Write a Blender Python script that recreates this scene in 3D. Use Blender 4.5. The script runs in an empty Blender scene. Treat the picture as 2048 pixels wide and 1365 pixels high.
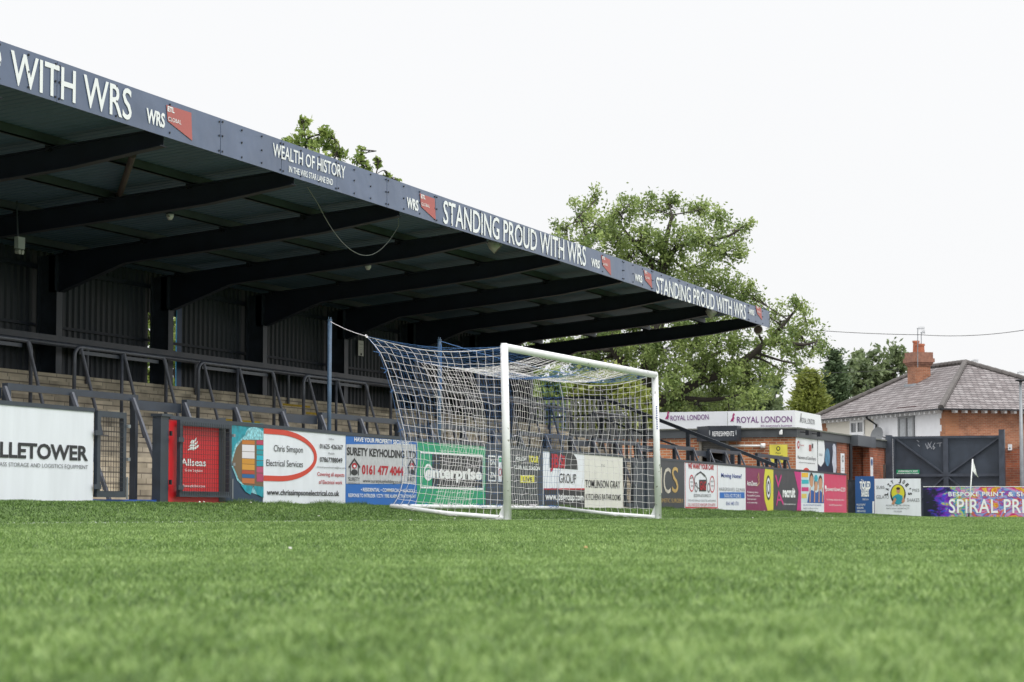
import bpy, math, random
import numpy as np
from mathutils import Vector, Matrix
random.seed(7); np.random.seed(7)
S = bpy.context.scene
COL = S.collection
# ------------------------------------------------------------------ camera
F = 4840.0; HZ = 1028.0
TH = math.atan((HZ-682.5)/F)
CAM = Vector((-31.795, -11.728, 0.10))
_h = Vector((0.9388, 0.3444, 0)).normalized()
RGT = Vector((_h.y, -_h.x, 0))
FWD = (_h*math.cos(TH) + Vector((0,0,1))*math.sin(TH)).normalized()
UP = RGT.cross(FWD).normalized()
cd = bpy.data.cameras.new('camera'); cam = bpy.data.objects.new('camera', cd); COL.objects.link(cam)
cam.matrix_world = Matrix(((RGT.x,UP.x,-FWD.x,CAM.x),(RGT.y,UP.y,-FWD.y,CAM.y),(RGT.z,UP.z,-FWD.z,CAM.z),(0,0,0,1)))
cd.sensor_width = 36; cd.lens = F/2048*36; cd.clip_start = 0.05; cd.clip_end = 3000
cd.dof.use_dof = True; cd.dof.focus_distance = 37.0; cd.dof.aperture_fstop = 7.5
S.camera = cam
S.render.resolution_x = 1024; S.render.resolution_y = 682
# ------------------------------------------------------------------ world + sun
SUN_EL, SUN_AZ = math.radians(52), math.radians(215)      # azimuth measured from +Y towards +X
w = bpy.data.worlds.new('World'); S.world = w; w.use_nodes = True
nt = w.node_tree; nt.nodes.clear()
out = nt.nodes.new('ShaderNodeOutputWorld'); bg = nt.nodes.new('ShaderNodeBackground')
sky = nt.nodes.new('ShaderNodeTexSky'); sky.sky_type = 'NISHITA'; sky.sun_disc = False
sky.sun_elevation = SUN_EL; sky.sun_rotation = SUN_AZ; sky.air_density = 1; sky.dust_density = 4
tc = nt.nodes.new('ShaderNodeTexCoord'); sep = nt.nodes.new('ShaderNodeSeparateXYZ')
nt.links.new(tc.outputs['Generated'], sep.inputs[0])
# overcast luminance: brighter towards the zenith
mr = nt.nodes.new('ShaderNodeMapRange'); mr.inputs[1].default_value = 0.22; mr.inputs[2].default_value = 1.0
mr.inputs[3].default_value = 9.2; mr.inputs[4].default_value = 25.0
nt.links.new(sep.outputs[2], mr.inputs[0])
nz = nt.nodes.new('ShaderNodeTexNoise'); nz.inputs['Scale'].default_value = 2.2; nz.inputs['Detail'].default_value = 4
nt.links.new(tc.outputs['Generated'], nz.inputs['Vector'])
nm = nt.nodes.new('ShaderNodeMapRange'); nm.inputs[3].default_value = 0.97; nm.inputs[4].default_value = 1.03
nt.links.new(nz.outputs[0], nm.inputs[0])
mul = nt.nodes.new('ShaderNodeMath'); mul.operation = 'MULTIPLY'
nt.links.new(mr.outputs[0], mul.inputs[0]); nt.links.new(nm.outputs[0], mul.inputs[1])
cl = nt.nodes.new('ShaderNodeMix'); cl.data_type = 'RGBA'; cl.blend_type = 'MULTIPLY'; cl.inputs[0].default_value = 1
cl.inputs[6].default_value = (0.985, 0.99, 1.0, 1)
nt.links.new(mul.outputs[0], cl.inputs[7])
mx = nt.nodes.new('ShaderNodeMix'); mx.data_type = 'RGBA'; mx.inputs[0].default_value = 0.96
nt.links.new(sky.outputs[0], mx.inputs[6]); nt.links.new(cl.outputs[2], mx.inputs[7])
nt.links.new(mx.outputs[2], bg.inputs[0]); bg.inputs[1].default_value = 0.105
nt.links.new(bg.outputs[0], out.inputs[0])
sd = bpy.data.lights.new('sun', 'SUN'); sd.energy = 1.3; sd.angle = math.radians(14); sd.color = (1, .97, .92)
so = bpy.data.objects.new('sun', sd); COL.objects.link(so)
_sd = Vector((math.sin(SUN_AZ)*math.cos(SUN_EL), math.cos(SUN_AZ)*math.cos(SUN_EL), math.sin(SUN_EL)))
so.rotation_euler = (-_sd).to_track_quat('-Z','Y').to_euler(); so.location = (0,0,60)
S.view_settings.view_transform = 'Standard'; S.view_settings.look = 'None'
S.view_settings.exposure = 0.05; S.view_settings.gamma = 1

# ------------------------------------------------------------------ pixel rays (2048x1365 photo) onto real planes
def ray(px, py):
    return (FWD + RGT*((px-1024)/F) - UP*((py-682.5)/F))
def onY(px, py, Y):
    d = ray(px, py); return CAM + d*((Y-CAM.y)/d.y)
def onX(px, py, X):
    d = ray(px, py); return CAM + d*((X-CAM.x)/d.x)
def atd(px, py, depth):
    d = ray(px, py); k = depth/d.dot(_h); return CAM + d*k
class Plane:
    def __init__(s, O, R):
        s.O = Vector(O); s.R = Vector(R).normalized(); s.N = s.R.cross(Vector((0,0,1)))
    def ab(s, px, py):
        d = ray(px, py); k = (s.O-CAM).dot(s.N)/d.dot(s.N); p = CAM+d*k
        return (p-s.O).dot(s.R), p.z
    def P(s, a, z, off=0):
        v = s.O + s.R*a + s.N*off; return Vector((v.x, v.y, z))
YP = lambda Y: Plane((0,Y,0), (1,0,0))
XP = lambda X: Plane((X,0,0), (0,-1,0))

# ------------------------------------------------------------------ materials
def srgb(h):
    h = h.lstrip('#'); c = [int(h[i:i+2],16)/255 for i in (0,2,4)]
    return tuple(x/12.92 if x<=.04045 else ((x+.055)/1.055)**2.4 for x in c)
MC = {}
def mat(name, col, rough=.6, metal=0, var=.12, vs=3.0, bump=0, bs=40, spec=.5, coat=0, streak=False, bd=.02, scuff=False):
    if name in MC: return MC[name]
    if isinstance(col, str): col = srgb(col)
    m = bpy.data.materials.new(name); m.use_nodes = True; n = m.node_tree; b = n.nodes['Principled BSDF']
    b.inputs['Roughness'].default_value = rough; b.inputs['Metallic'].default_value = metal
    b.inputs['Specular IOR Level'].default_value = spec; b.inputs['Coat Weight'].default_value = coat
    b.inputs['Base Color'].default_value = (*col,1)
    g = n.nodes.new('ShaderNodeNewGeometry')
    if var:
        t = n.nodes.new('ShaderNodeTexNoise'); t.inputs['Scale'].default_value = vs; t.inputs['Detail'].default_value = 5
        if streak:
            mp_=n.nodes.new('ShaderNodeMapping'); mp_.inputs['Scale'].default_value=(4,4,.7); n.links.new(g.outputs['Position'],mp_.inputs[0]); n.links.new(mp_.outputs[0],t.inputs['Vector']); t.inputs['Detail'].default_value=9
        else: n.links.new(g.outputs['Position'], t.inputs['Vector'])
        r = n.nodes.new('ShaderNodeMapRange'); r.inputs[1].default_value=.25; r.inputs[2].default_value=.75
        r.inputs[3].default_value = 1-var; r.inputs[4].default_value = 1+var
        n.links.new(t.outputs[0], r.inputs[0])
        x = n.nodes.new('ShaderNodeMix'); x.data_type='RGBA'; x.blend_type='MULTIPLY'; x.inputs[0].default_value=1
        x.inputs[6].default_value=(*col,1); n.links.new(r.outputs[0], x.inputs[7]); n.links.new(x.outputs[2], b.inputs['Base Color'])
        r2 = n.nodes.new('ShaderNodeMapRange'); r2.inputs[3].default_value=max(rough-.1,.05); r2.inputs[4].default_value=min(rough+.12,1)
        n.links.new(t.outputs[0], r2.inputs[0]); n.links.new(r2.outputs[0], b.inputs['Roughness'])
    if scuff:
        s1=n.nodes.new('ShaderNodeTexNoise'); s1.inputs['Scale'].default_value=14; s1.inputs['Detail'].default_value=8; n.links.new(g.outputs['Position'],s1.inputs[0])
        s2=n.nodes.new('ShaderNodeMapRange'); s2.inputs[1].default_value=.64; s2.inputs[2].default_value=.70; n.links.new(s1.outputs[0],s2.inputs[0])
        src=b.inputs['Base Color'].links[0].from_socket; sx=n.nodes.new('ShaderNodeMix'); sx.data_type='RGBA'; n.links.new(s2.outputs[0],sx.inputs[0]); n.links.new(src,sx.inputs[6]); sx.inputs[7].default_value=(.28,.27,.25,1); n.links.new(sx.outputs[2],b.inputs['Base Color'])
    if bump:
        t2 = n.nodes.new('ShaderNodeTexNoise'); t2.inputs['Scale'].default_value = bs; n.links.new(g.outputs['Position'], t2.inputs['Vector'])
        bp = n.nodes.new('ShaderNodeBump'); bp.inputs['Strength'].default_value = bump; bp.inputs['Distance'].default_value=bd
        n.links.new(t2.outputs[0], bp.inputs['Height']); n.links.new(bp.outputs[0], b.inputs['Normal'])
    MC[name] = m; return m
def wall_uv(n, zscale=1.0):
    g = n.nodes.new('ShaderNodeNewGeometry')
    c = n.nodes.new('ShaderNodeVectorMath'); c.operation='CROSS_PRODUCT'; c.inputs[0].default_value=(0,0,1)
    n.links.new(g.outputs['True Normal'], c.inputs[1])
    nn = n.nodes.new('ShaderNodeVectorMath'); nn.operation='NORMALIZE'; n.links.new(c.outputs[0], nn.inputs[0])
    d = n.nodes.new('ShaderNodeVectorMath'); d.operation='DOT_PRODUCT'; n.links.new(g.outputs['Position'], d.inputs[0]); n.links.new(nn.outputs[0], d.inputs[1])
    sp = n.nodes.new('ShaderNodeSeparateXYZ'); n.links.new(g.outputs['Position'], sp.inputs[0])
    z = n.nodes.new('ShaderNodeMath'); z.operation='MULTIPLY'; z.inputs[1].default_value=zscale; n.links.new(sp.outputs[2], z.inputs[0])
    cb = n.nodes.new('ShaderNodeCombineXYZ'); n.links.new(d.outputs['Value'], cb.inputs[0]); n.links.new(z.outputs[0], cb.inputs[1])
    return cb.outputs[0], g
def brickmat(name, c1, c2, mortar, bw=.225, bh=.075, ms=.01, zscale=1.0, rough=.85, var=.3, bias=0, bump=.5):
    if name in MC: return MC[name]
    m = bpy.data.materials.new(name); m.use_nodes=True; n=m.node_tree; b=n.nodes['Principled BSDF']; b.inputs['Roughness'].default_value=rough
    uv, g = wall_uv(n, zscale)
    t = n.nodes.new('ShaderNodeTexBrick'); n.links.new(uv, t.inputs['Vector'])
    t.inputs['Color1'].default_value=(*srgb(c1),1); t.inputs['Color2'].default_value=(*srgb(c2),1); t.inputs['Mortar'].default_value=(*srgb(mortar),1)
    t.inputs['Scale'].default_value=1; t.inputs['Brick Width'].default_value=bw; t.inputs['Row Height'].default_value=bh
    t.inputs['Mortar Size'].default_value=ms; t.inputs['Bias'].default_value=bias; t.inputs['Mortar Smooth'].default_value=.2
    ns = n.nodes.new('ShaderNodeTexNoise'); ns.inputs['Scale'].default_value=1.7; ns.inputs['Detail'].default_value=8; n.links.new(g.outputs['Position'], ns.inputs['Vector'])
    r = n.nodes.new('ShaderNodeMapRange'); r.inputs[1].default_value=.3; r.inputs[2].default_value=.7; r.inputs[3].default_value=1-var; r.inputs[4].default_value=1+var
    n.links.new(ns.outputs[0], r.inputs[0])
    x = n.nodes.new('ShaderNodeMix'); x.data_type='RGBA'; x.blend_type='MULTIPLY'; x.inputs[0].default_value=1
    n.links.new(t.outputs['Color'], x.inputs[6]); n.links.new(r.outputs[0], x.inputs[7]); n.links.new(x.outputs[2], b.inputs['Base Color'])
    bp = n.nodes.new('ShaderNodeBump'); bp.inputs['Strength'].default_value=bump; bp.inputs['Distance'].default_value=.01; bp.invert=True
    n.links.new(t.outputs['Fac'], bp.inputs['Height']); n.links.new(bp.outputs[0], b.inputs['Normal'])
    MC[name]=m; return m

M_white = mat('white_board', (.74,.77,.84), .35, var=.06, vs=1.5, streak=True)
M_cream = mat('cream_board', (.68,.67,.63), .4, var=.06, vs=1.5, streak=True)
M_dark = mat('dark_board', (.035,.042,.055), .4, var=.1)
M_steel = mat('painted_steel', (.030,.040,.057), .42, var=.3, vs=5)
M_steel2 = mat('roof_steel', (.010,.016,.032), .55, var=.25, vs=3)
M_rail = mat('worn_rail', (.088,.098,.125), .36, var=.3, vs=9)
M_soffit = mat('roof_sheet', (.068,.120,.195), .6, var=.15, vs=.5)
M_purlin = mat('purlin_steel', (.042,.056,.068), .6, var=.3, vs=2)
M_cladding = mat('dark_cladding', (.021,.028,.041), .5, var=.35, vs=1.2)
M_fascia = mat('fascia_sheet', (.098,.130,.215), .35, var=.16, vs=.9, spec=.5, bump=.5, bs=1.6, bd=.06)
M_bolt = mat('bolt_black', (.008,.01,.015), .5, var=0)
M_txtw = mat('white_lettering', (.82,.84,.86), .4, var=.02)
M_txtk = mat('black_lettering', (.022,.022,.028), .5, var=0)
M_txtg = mat('grey_lettering', (.16,.165,.18), .5, var=0)
M_red = mat('red_paint', '#c8232c', .4, var=.05)
M_redt = mat('red_lettering', '#b01828', .5, var=0)
M_salmon = mat('salmon_logo', '#ae5c58', .5, var=.05)
M_blue = mat('blue_board', '#1565b8', .4, var=.05)
M_bluet = mat('navy_lettering', '#1f3f8f', .5, var=0)
M_green = mat('green_board', '#0f9a68', .4, var=.05)
M_yellow = mat('yellow_board', '#cfc93a', .45, var=.04)
M_magenta = mat('magenta_board', '#7a1f52', .4, var=.05)
M_pink = mat('pink_board', '#c93a63', .4, var=.05)
M_hot = mat('hot_pink', '#c01f7a', .4, var=.03)
M_gold = mat('gold_lettering', '#b99a5c', .35, var=.25, vs=6)
M_navyb = mat('blue_grey_board', '#2a548f', .4, var=.05)
M_purple = mat('purple_lettering', '#6b2a78', .5, var=0)
M_concrete = brickmat('terrace_concrete', '#cbc0ab', '#b1a692', '#857c6f', .62, .172, .012, rough=.9, var=.42, bump=.3)
M_brick = brickmat('red_brick', '#b8754c', '#8f5238', '#b09c86', .235, .078, .012, var=.25)
M_brick2 = brickmat('old_brick', '#9c5336', '#7c4230', '#8f6f5c', .235, .078, .010, var=.35)
M_housebrick = brickmat('house_brick', '#a87054', '#8e5a42', '#a08672', .235, .078, .009, var=.25)
M_slate = brickmat('roof_slate', '#8a8484', '#6a6262', '#2a2626', .30, .135, .016, zscale=1.0, rough=.8, var=.2, bump=.8)
M_ridge = mat('ridge_tile', '#5a5654', .9, var=.3, vs=4)
M_render = mat('white_render', (.82,.83,.86), .8, var=.05, bump=.2)
M_creamr = mat('cream_render', (.72,.69,.61), .8, var=.05, bump=.2)
M_frame = mat('white_frame', (.78,.79,.8), .35, var=0)
M_glass = mat('window_glass', (.04,.05,.06), .06, var=0, spec=.9)
M_curtain = mat('net_curtain', (.42,.44,.46), .8, var=.2, vs=8)
M_post = mat('goal_white', (.78,.79,.81), .38, var=.06, vs=5, spec=.4, scuff=True)
M_netw = mat('net_white', (.84,.80,.84), .7, var=.05)
M_netb = mat('net_blue', (.065,.16,.38), .7, var=.15)
M_pole = mat('blue_pole', (.055,.10,.165), .45, var=.35, vs=7)
M_kerbb = mat('blue_kerb', '#1c4fa8', .5, var=.2)
M_bark = mat('bark', (.034,.028,.022), .9, var=.3, vs=4, bump=.6, bs=15)
M_wire = mat('wire_black', (.02,.02,.022), .6, var=0)
M_galv = mat('galvanised', (.24,.26,.28), .45, metal=.3, var=.2, vs=6)
M_terracotta = mat('terracotta', '#a8664c', .8, var=.2)
M_lead = mat('lead_flashing', (.3,.33,.36), .6, var=.2)
def leafmat(name, col, col2):
    m = bpy.data.materials.new(name); m.use_nodes=True; n=m.node_tree; b=n.nodes['Principled BSDF']
    b.inputs['Roughness'].default_value=.5; b.inputs['Specular IOR Level'].default_value=.5
    a = n.nodes.new('ShaderNodeAttribute'); a.attribute_name='tone'
    x = n.nodes.new('ShaderNodeMix'); x.data_type='RGBA'; x.inputs[6].default_value=(*col,1); x.inputs[7].default_value=(*col2,1)
    n.links.new(a.outputs['Fac'], x.inputs[0]); n.links.new(x.outputs[2], b.inputs['Base Color'])
    tr = n.nodes.new('ShaderNodeBsdfTranslucent'); n.links.new(x.outputs[2], tr.inputs[0])
    ms = n.nodes.new('ShaderNodeMixShader'); ms.inputs[0].default_value=.38
    n.links.new(b.outputs[0], ms.inputs[1]); n.links.new(tr.outputs[0], ms.inputs[2])
    n.links.new(ms.outputs[0], n.nodes['Material Output'].inputs[0]); return m
# ------------------------------------------------------------------ mesh builder
class MB:
    def __init__(s): s.v=[]; s.f=[]; s.smooth=False
    def add(s, vs, fs):
        o=len(s.v); s.v += [Vector(p) for p in vs]; s.f += [tuple(i+o for i in f) for f in fs]; return s
    def box(s, x0,x1,y0,y1,z0,z1):
        return s.add([(x0,y0,z0),(x1,y0,z0),(x1,y1,z0),(x0,y1,z0),(x0,y0,z1),(x1,y0,z1),(x1,y1,z1),(x0,y1,z1)],
            [(0,3,2,1),(4,5,6,7),(0,1,5,4),(1,2,6,5),(2,3,7,6),(3,0,4,7)])
    def hexa(s, b, t):   # bottom 4, top 4
        return s.add(list(b)+list(t), [(0,3,2,1),(4,5,6,7),(0,1,5,4),(1,2,6,5),(2,3,7,6),(3,0,4,7)])
    def bar(s, p0, p1, wd, ht=None, up=(0,0,1)):
        p0=Vector(p0); p1=Vector(p1); ht = ht or wd; d=(p1-p0).normalized(); u=Vector(up)
        if abs(d.dot(u))>.98: u=Vector((0,1,0))
        r=d.cross(u).normalized()*wd/2; u=r.cross(d).normalized()*ht/2
        return s.hexa([p0-r-u,p0+r-u,p1+r-u,p1-r-u],[p0-r+u,p0+r+u,p1+r+u,p1-r+u])
    def tube(s, pts, r, n=8, cap=True):
        pts=[Vector(p) for p in pts]; o=len(s.v); k=len(pts); rr = r if isinstance(r,(list,tuple)) else [r]*k
        pd=None
        for i,p in enumerate(pts):
            d=(pts[min(i+1,k-1)]-pts[max(i-1,0)]).normalized()
            if pd is None:
                u=Vector((0,0,1)) if abs(d.z)<.9 else Vector((0,1,0)); a=d.cross(u).normalized()
            else: a=(a-d*a.dot(d)).normalized()
            pd=d; b=d.cross(a)
            for j in range(n):
                t=2*math.pi*j/n; s.v.append(p+(a*math.cos(t)+b*math.sin(t))*rr[i])
        for i in range(k-1):
            for j in range(n):
                s.f.append((o+i*n+j, o+i*n+(j+1)%n, o+(i+1)*n+(j+1)%n, o+(i+1)*n+j))
        if cap:
            s.f.append(tuple(o+j for j in range(n))[::-1]); s.f.append(tuple(o+(k-1)*n+j for j in range(n)))
        return s
    def prism(s, poly, axis_off):   # poly list of Vector, extruded by axis_off vector
        n=len(poly); e=Vector(axis_off); o=len(s.v); s.v+=[Vector(p) for p in poly]+[Vector(p)+e for p in poly]
        s.f.append(tuple(o+i for i in range(n))); s.f.append(tuple(o+n+i for i in range(n))[::-1])
        for i in range(n): s.f.append((o+i, o+n+i, o+n+(i+1)%n, o+(i+1)%n)); 
        return s
    def build(s, name, m, parent=None, smooth=False):
        off = parent_loc(parent) if parent else Vector((0,0,0))
        me = bpy.data.meshes.new(name); me.from_pydata([tuple(p-off) for p in s.v], [], s.f); me.update()
        for mm in (m if isinstance(m,list) else [m]): me.materials.append(mm)
        if smooth:
            me.polygons.foreach_set('use_smooth', [True]*len(me.polygons))
        o = bpy.data.objects.new(name, me); COL.objects.link(o)
        if parent: o.parent = parent
        return o
def parent_loc(p):
    l = Vector((0,0,0))
    while p: l += Vector(p.location); p = p.parent
    return l
def tag(o, label, cat=None, group=None, kind=None):
    if label: o['label']=label
    if cat: o['category']=cat
    if group: o['group']=group
    if kind: o['kind']=kind
    return o
def thing(name, loc, label, cat, group=None):
    o = bpy.data.objects.new(name, None); COL.objects.link(o); o.location = loc; o.empty_display_size=.2
    return tag(o, label, cat, group)
def struct(o): o['kind']='structure'; return o
def lerp(a,b,t): return a+(b-a)*t
# text -> 2D mesh, normalised: returns verts (x in 0..1, y in capheights), faces
TC = {}
def text_mesh(st, bold=0.0, spacing=1.0):
    key=(st,bold,spacing)
    if key in TC: return TC[key]
    cu = bpy.data.curves.new('t','FONT'); cu.body=st; cu.resolution_u=3; cu.offset=bold; cu.space_character=spacing
    ob = bpy.data.objects.new('t', cu); me = ob.to_mesh()
    vs=[(v.co.x,v.co.y) for v in me.vertices]; fs=[tuple(p.vertices) for p in me.polygons]
    ob.to_mesh_clear(); bpy.data.objects.remove(ob); bpy.data.curves.remove(cu)
    cap = 0.69
    x0=min(v[0] for v in vs); x1=max(v[0] for v in vs)
    TC[key]=([((v[0]-x0)/(x1-x0), v[1]/cap) for v in vs], fs); return TC[key]
class Face:
    """flat artwork on a plane: every colour becomes one thin mesh lying a few mm proud of the face"""
    def __init__(s, plane, parent, off=.003): s.p=plane; s.parent=parent; s.off=off; s.layers={}; s.k=0
    def mb(s, m, lay, nm): return s.layers.setdefault((m.name,lay,nm),(MB(),m,lay,nm))[0]
    def off_(s,lay): s.k+=1; return s.off+.002*lay+s.k*1.2e-5
    def quad(s, m, x0,y0,x1,y1,lay=0,nm='artwork'):   # pixel box measured at left edge / right edge
        pts=[s.p.ab(x0,y1),s.p.ab(x1,y1),s.p.ab(x1,y0),s.p.ab(x0,y0)]
        return s.polyab(m,pts,lay,nm)
    def rect(s, m, a0,z0,a1,z1,lay=0,nm='artwork'): return s.polyab(m,[(a0,z0),(a1,z0),(a1,z1),(a0,z1)],lay,nm)
    def polyab(s,m,pts,lay=0,nm='artwork'):
        o=s.off_(lay); s.mb(m,lay,nm).add([s.p.P(a,z,o) for a,z in pts],[tuple(range(len(pts)))]); return s
    def poly(s,m,px,lay=0,nm='artwork'): return s.polyab(m,[s.p.ab(*q) for q in px],lay,nm)
    def stroke(s,m,px,wd,lay=1,nm='artwork',closed=False):
        pts=[Vector((*s.p.ab(*q),0)) for q in px]; n=len(pts)
        k = n if closed else n-1
        for i in range(k):
            a=pts[i]; b=pts[(i+1)%n]; d=(b-a)
            if d.length<1e-6: continue
            d.normalize(); q=Vector((-d.y,d.x,0))*wd/2; a2=a-d*wd*.3; b2=b+d*wd*.3
            s.polyab(m,[(a2-q).to_2d(),(b2-q).to_2d(),(b2+q).to_2d(),(a2+q).to_2d()],lay,nm)
        return s
    def ell(s,m,cx,cy,rx,ry,lay=0,nm='artwork',n=28,ring=0,a0=0,a1=360):
        c=s.p.ab(cx,cy); e=s.p.ab(cx+rx,cy); t=s.p.ab(cx,cy-ry); A=e[0]-c[0]; B=t[1]-c[1]
        th=[math.radians(a0+(a1-a0)*i/n) for i in range(n+1)]
        if ring:
            k=1-ring
            for i in range(n):
                p=[(c[0]+A*r*math.cos(t_),c[1]+(B-(1-r)*0*B if 0 else B*r)*math.sin(t_)) for r,t_ in ((1,th[i]),(1,th[i+1]),(k,th[i+1]),(k,th[i]))]
                s.polyab(m,p,lay,nm)
        else: s.polyab(m,[(c[0]+A*math.cos(t_),c[1]+B*math.sin(t_)) for t_ in th[:-1]],lay,nm)
        return s
    def text(s, st, x0, y0, x1, cap, m, lay=2, bold=0.0, sp=1.0, nm='lettering', slant=0):
        a0,z0=s.p.ab(x0,y0); a1,_=s.p.ab(x1,y0); _,z1=s.p.ab(x0,y0-cap)
        return s.textab(st,a0,z0,a1,z1-z0,m,lay,bold,sp,nm,slant)
    def textab(s, st, a0,z0,a1,h,m,lay=2,bold=0.0,sp=1.0,nm='lettering',slant=0):
        vs,fs=text_mesh(st,bold,sp); W=a1-a0; o=s.off_(lay)
        s.layers.setdefault((m.name,lay,nm,s.k),(MB(),m,lay,nm))[0].add([s.p.P(a0+x*W+y*h*slant, z0+y*h, o) for x,y in vs], fs); return s
    def done(s):
        for mb,m,lay,nm in s.layers.values():
            mb.build(nm, m, s.parent)
# ================================================================== GROUND
def smooth(x): x=max(0,min(1,x)); return x*x*(3-2*x)
def bump_h(t):      # height of the turf at the foot of the end boards
    ts=[-30,-6,1.1,19,36,39,45]; hs=[.23,.23,.215,.175,.085,.0,-.02]
    return float(np.interp(t,ts,hs))
def gz(x,y):
    if y<=0: return -.10*smooth((-y)/7.0)*(1-smooth((x-10)/25))+ (-.03)*smooth((x-30)/8)
    return bump_h(x)*smooth(y/2.6) + (-.03)*smooth((x-30)/8)*(1-smooth(y/2.6))
def gz_np(x,y):
    sm=lambda q:(lambda c:c*c*(3-2*c))(np.clip(q,0,1))
    bh=np.interp(x,[-30,-6,1.1,19,36,39,45],[.23,.23,.215,.175,.085,0,-.02])
    neg=-.10*sm(-y/7)*(1-sm((x-10)/25))-.03*sm((x-30)/8)
    pos=bh*sm(y/2.6)-.03*sm((x-30)/8)*(1-sm(y/2.6))
    return np.where(y<=0,neg,pos)
# turf material
mt = bpy.data.materials.new('turf'); mt.use_nodes=True; n=mt.node_tree; b=n.nodes['Principled BSDF']; b.inputs['Roughness'].default_value=.95; b.inputs['Specular IOR Level'].default_value=.05
g=n.nodes.new('ShaderNodeNewGeometry'); t1=n.nodes.new('ShaderNodeTexNoise'); t1.inputs['Scale'].default_value=60; t1.inputs['Detail'].default_value=6
t2=n.nodes.new('ShaderNodeTexNoise'); t2.inputs['Scale'].default_value=.6; t2.inputs['Detail'].default_value=4
n.links.new(g.outputs['Position'],t1.inputs[0]); n.links.new(g.outputs['Position'],t2.inputs[0])
cr=n.nodes.new('ShaderNodeValToRGB'); cr.color_ramp.elements[0].position=.3; cr.color_ramp.elements[0].color=(.05,.09,.03,1)
cr.color_ramp.elements[1].position=.75; cr.color_ramp.elements[1].color=(.16,.24,.08,1)
n.links.new(t1.outputs[0],cr.inputs[0])
mr_=n.nodes.new('ShaderNodeMapRange'); mr_.inputs[3].default_value=.75; mr_.inputs[4].default_value=1.25; n.links.new(t2.outputs[0],mr_.inputs[0])
x=n.nodes.new('ShaderNodeMix'); x.data_type='RGBA'; x.blend_type='MULTIPLY'; x.inputs[0].default_value=1
n.links.new(cr.outputs[0],x.inputs[6]); n.links.new(mr_.outputs[0],x.inputs[7]); n.links.new(x.outputs[2],b.inputs['Base Color'])
xs=np.unique(np.concatenate([np.linspace(-60,42,103), [-900,-300,-120,60,120,300,900]]))
ys=np.unique(np.concatenate([np.linspace(-60,-8,14),np.linspace(-8,4.2,62),[20,60,150,400,900,-150,-400,-900]]))
m=MB()
for yv in ys:
    for xv in xs: m.v.append(Vector((xv,yv,gz(xv,yv) if yv<=4.3 else (-.03 if xv>39 else 0.0))))
nx=len(xs)
for j in range(len(ys)-1):
    for i in range(nx-1): m.f.append((j*nx+i,j*nx+i+1,(j+1)*nx+i+1,(j+1)*nx+i))
allf=m.f
inside=lambda f:(lambda c:-60<c[0]<42 and -60<c[1]<4.3)(((m.v[f[0]].x+m.v[f[2]].x)/2,(m.v[f[0]].y+m.v[f[2]].y)/2))
m.f=[f for f in allf if inside(f)]; struct(m.build('pitch', mt, smooth=True))
m.f=[f for f in allf if not inside(f)]; struct(m.build('ground', mat('gritty_ground',(.17,.165,.155),.9,var=.25,vs=.4), smooth=True))
# white line markings laid on the turf
M_line = mat('line_paint', (.72,.75,.70), .8, var=.35, vs=25)
m=MB()
def strip(m,p0,p1,wd,nseg):
    p0=Vector(p0);p1=Vector(p1);d=(p1-p0).normalized();q=Vector((-d.y,d.x))*wd/2;o=len(m.v)
    for i in range(nseg+1):
        p=p0.lerp(p1,i/nseg)
        for s_ in (-1,1):
            w_=p+q*s_; m.v.append(Vector((w_.x,w_.y,gz(w_.x,w_.y)+.004)))
    for i in range(nseg): m.f.append((o+2*i,o+2*i+1,o+2*i+3,o+2*i+2))
strip(m,(-30,0),(38.6,0),.10,120)
strip(m,(12.8,-.6),(12.8,-1.5),.12,4)
strip(m,(38.6,-.2),(38.6,-50),.10,50)
struct(m.build('pitch_line', M_line))
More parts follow.
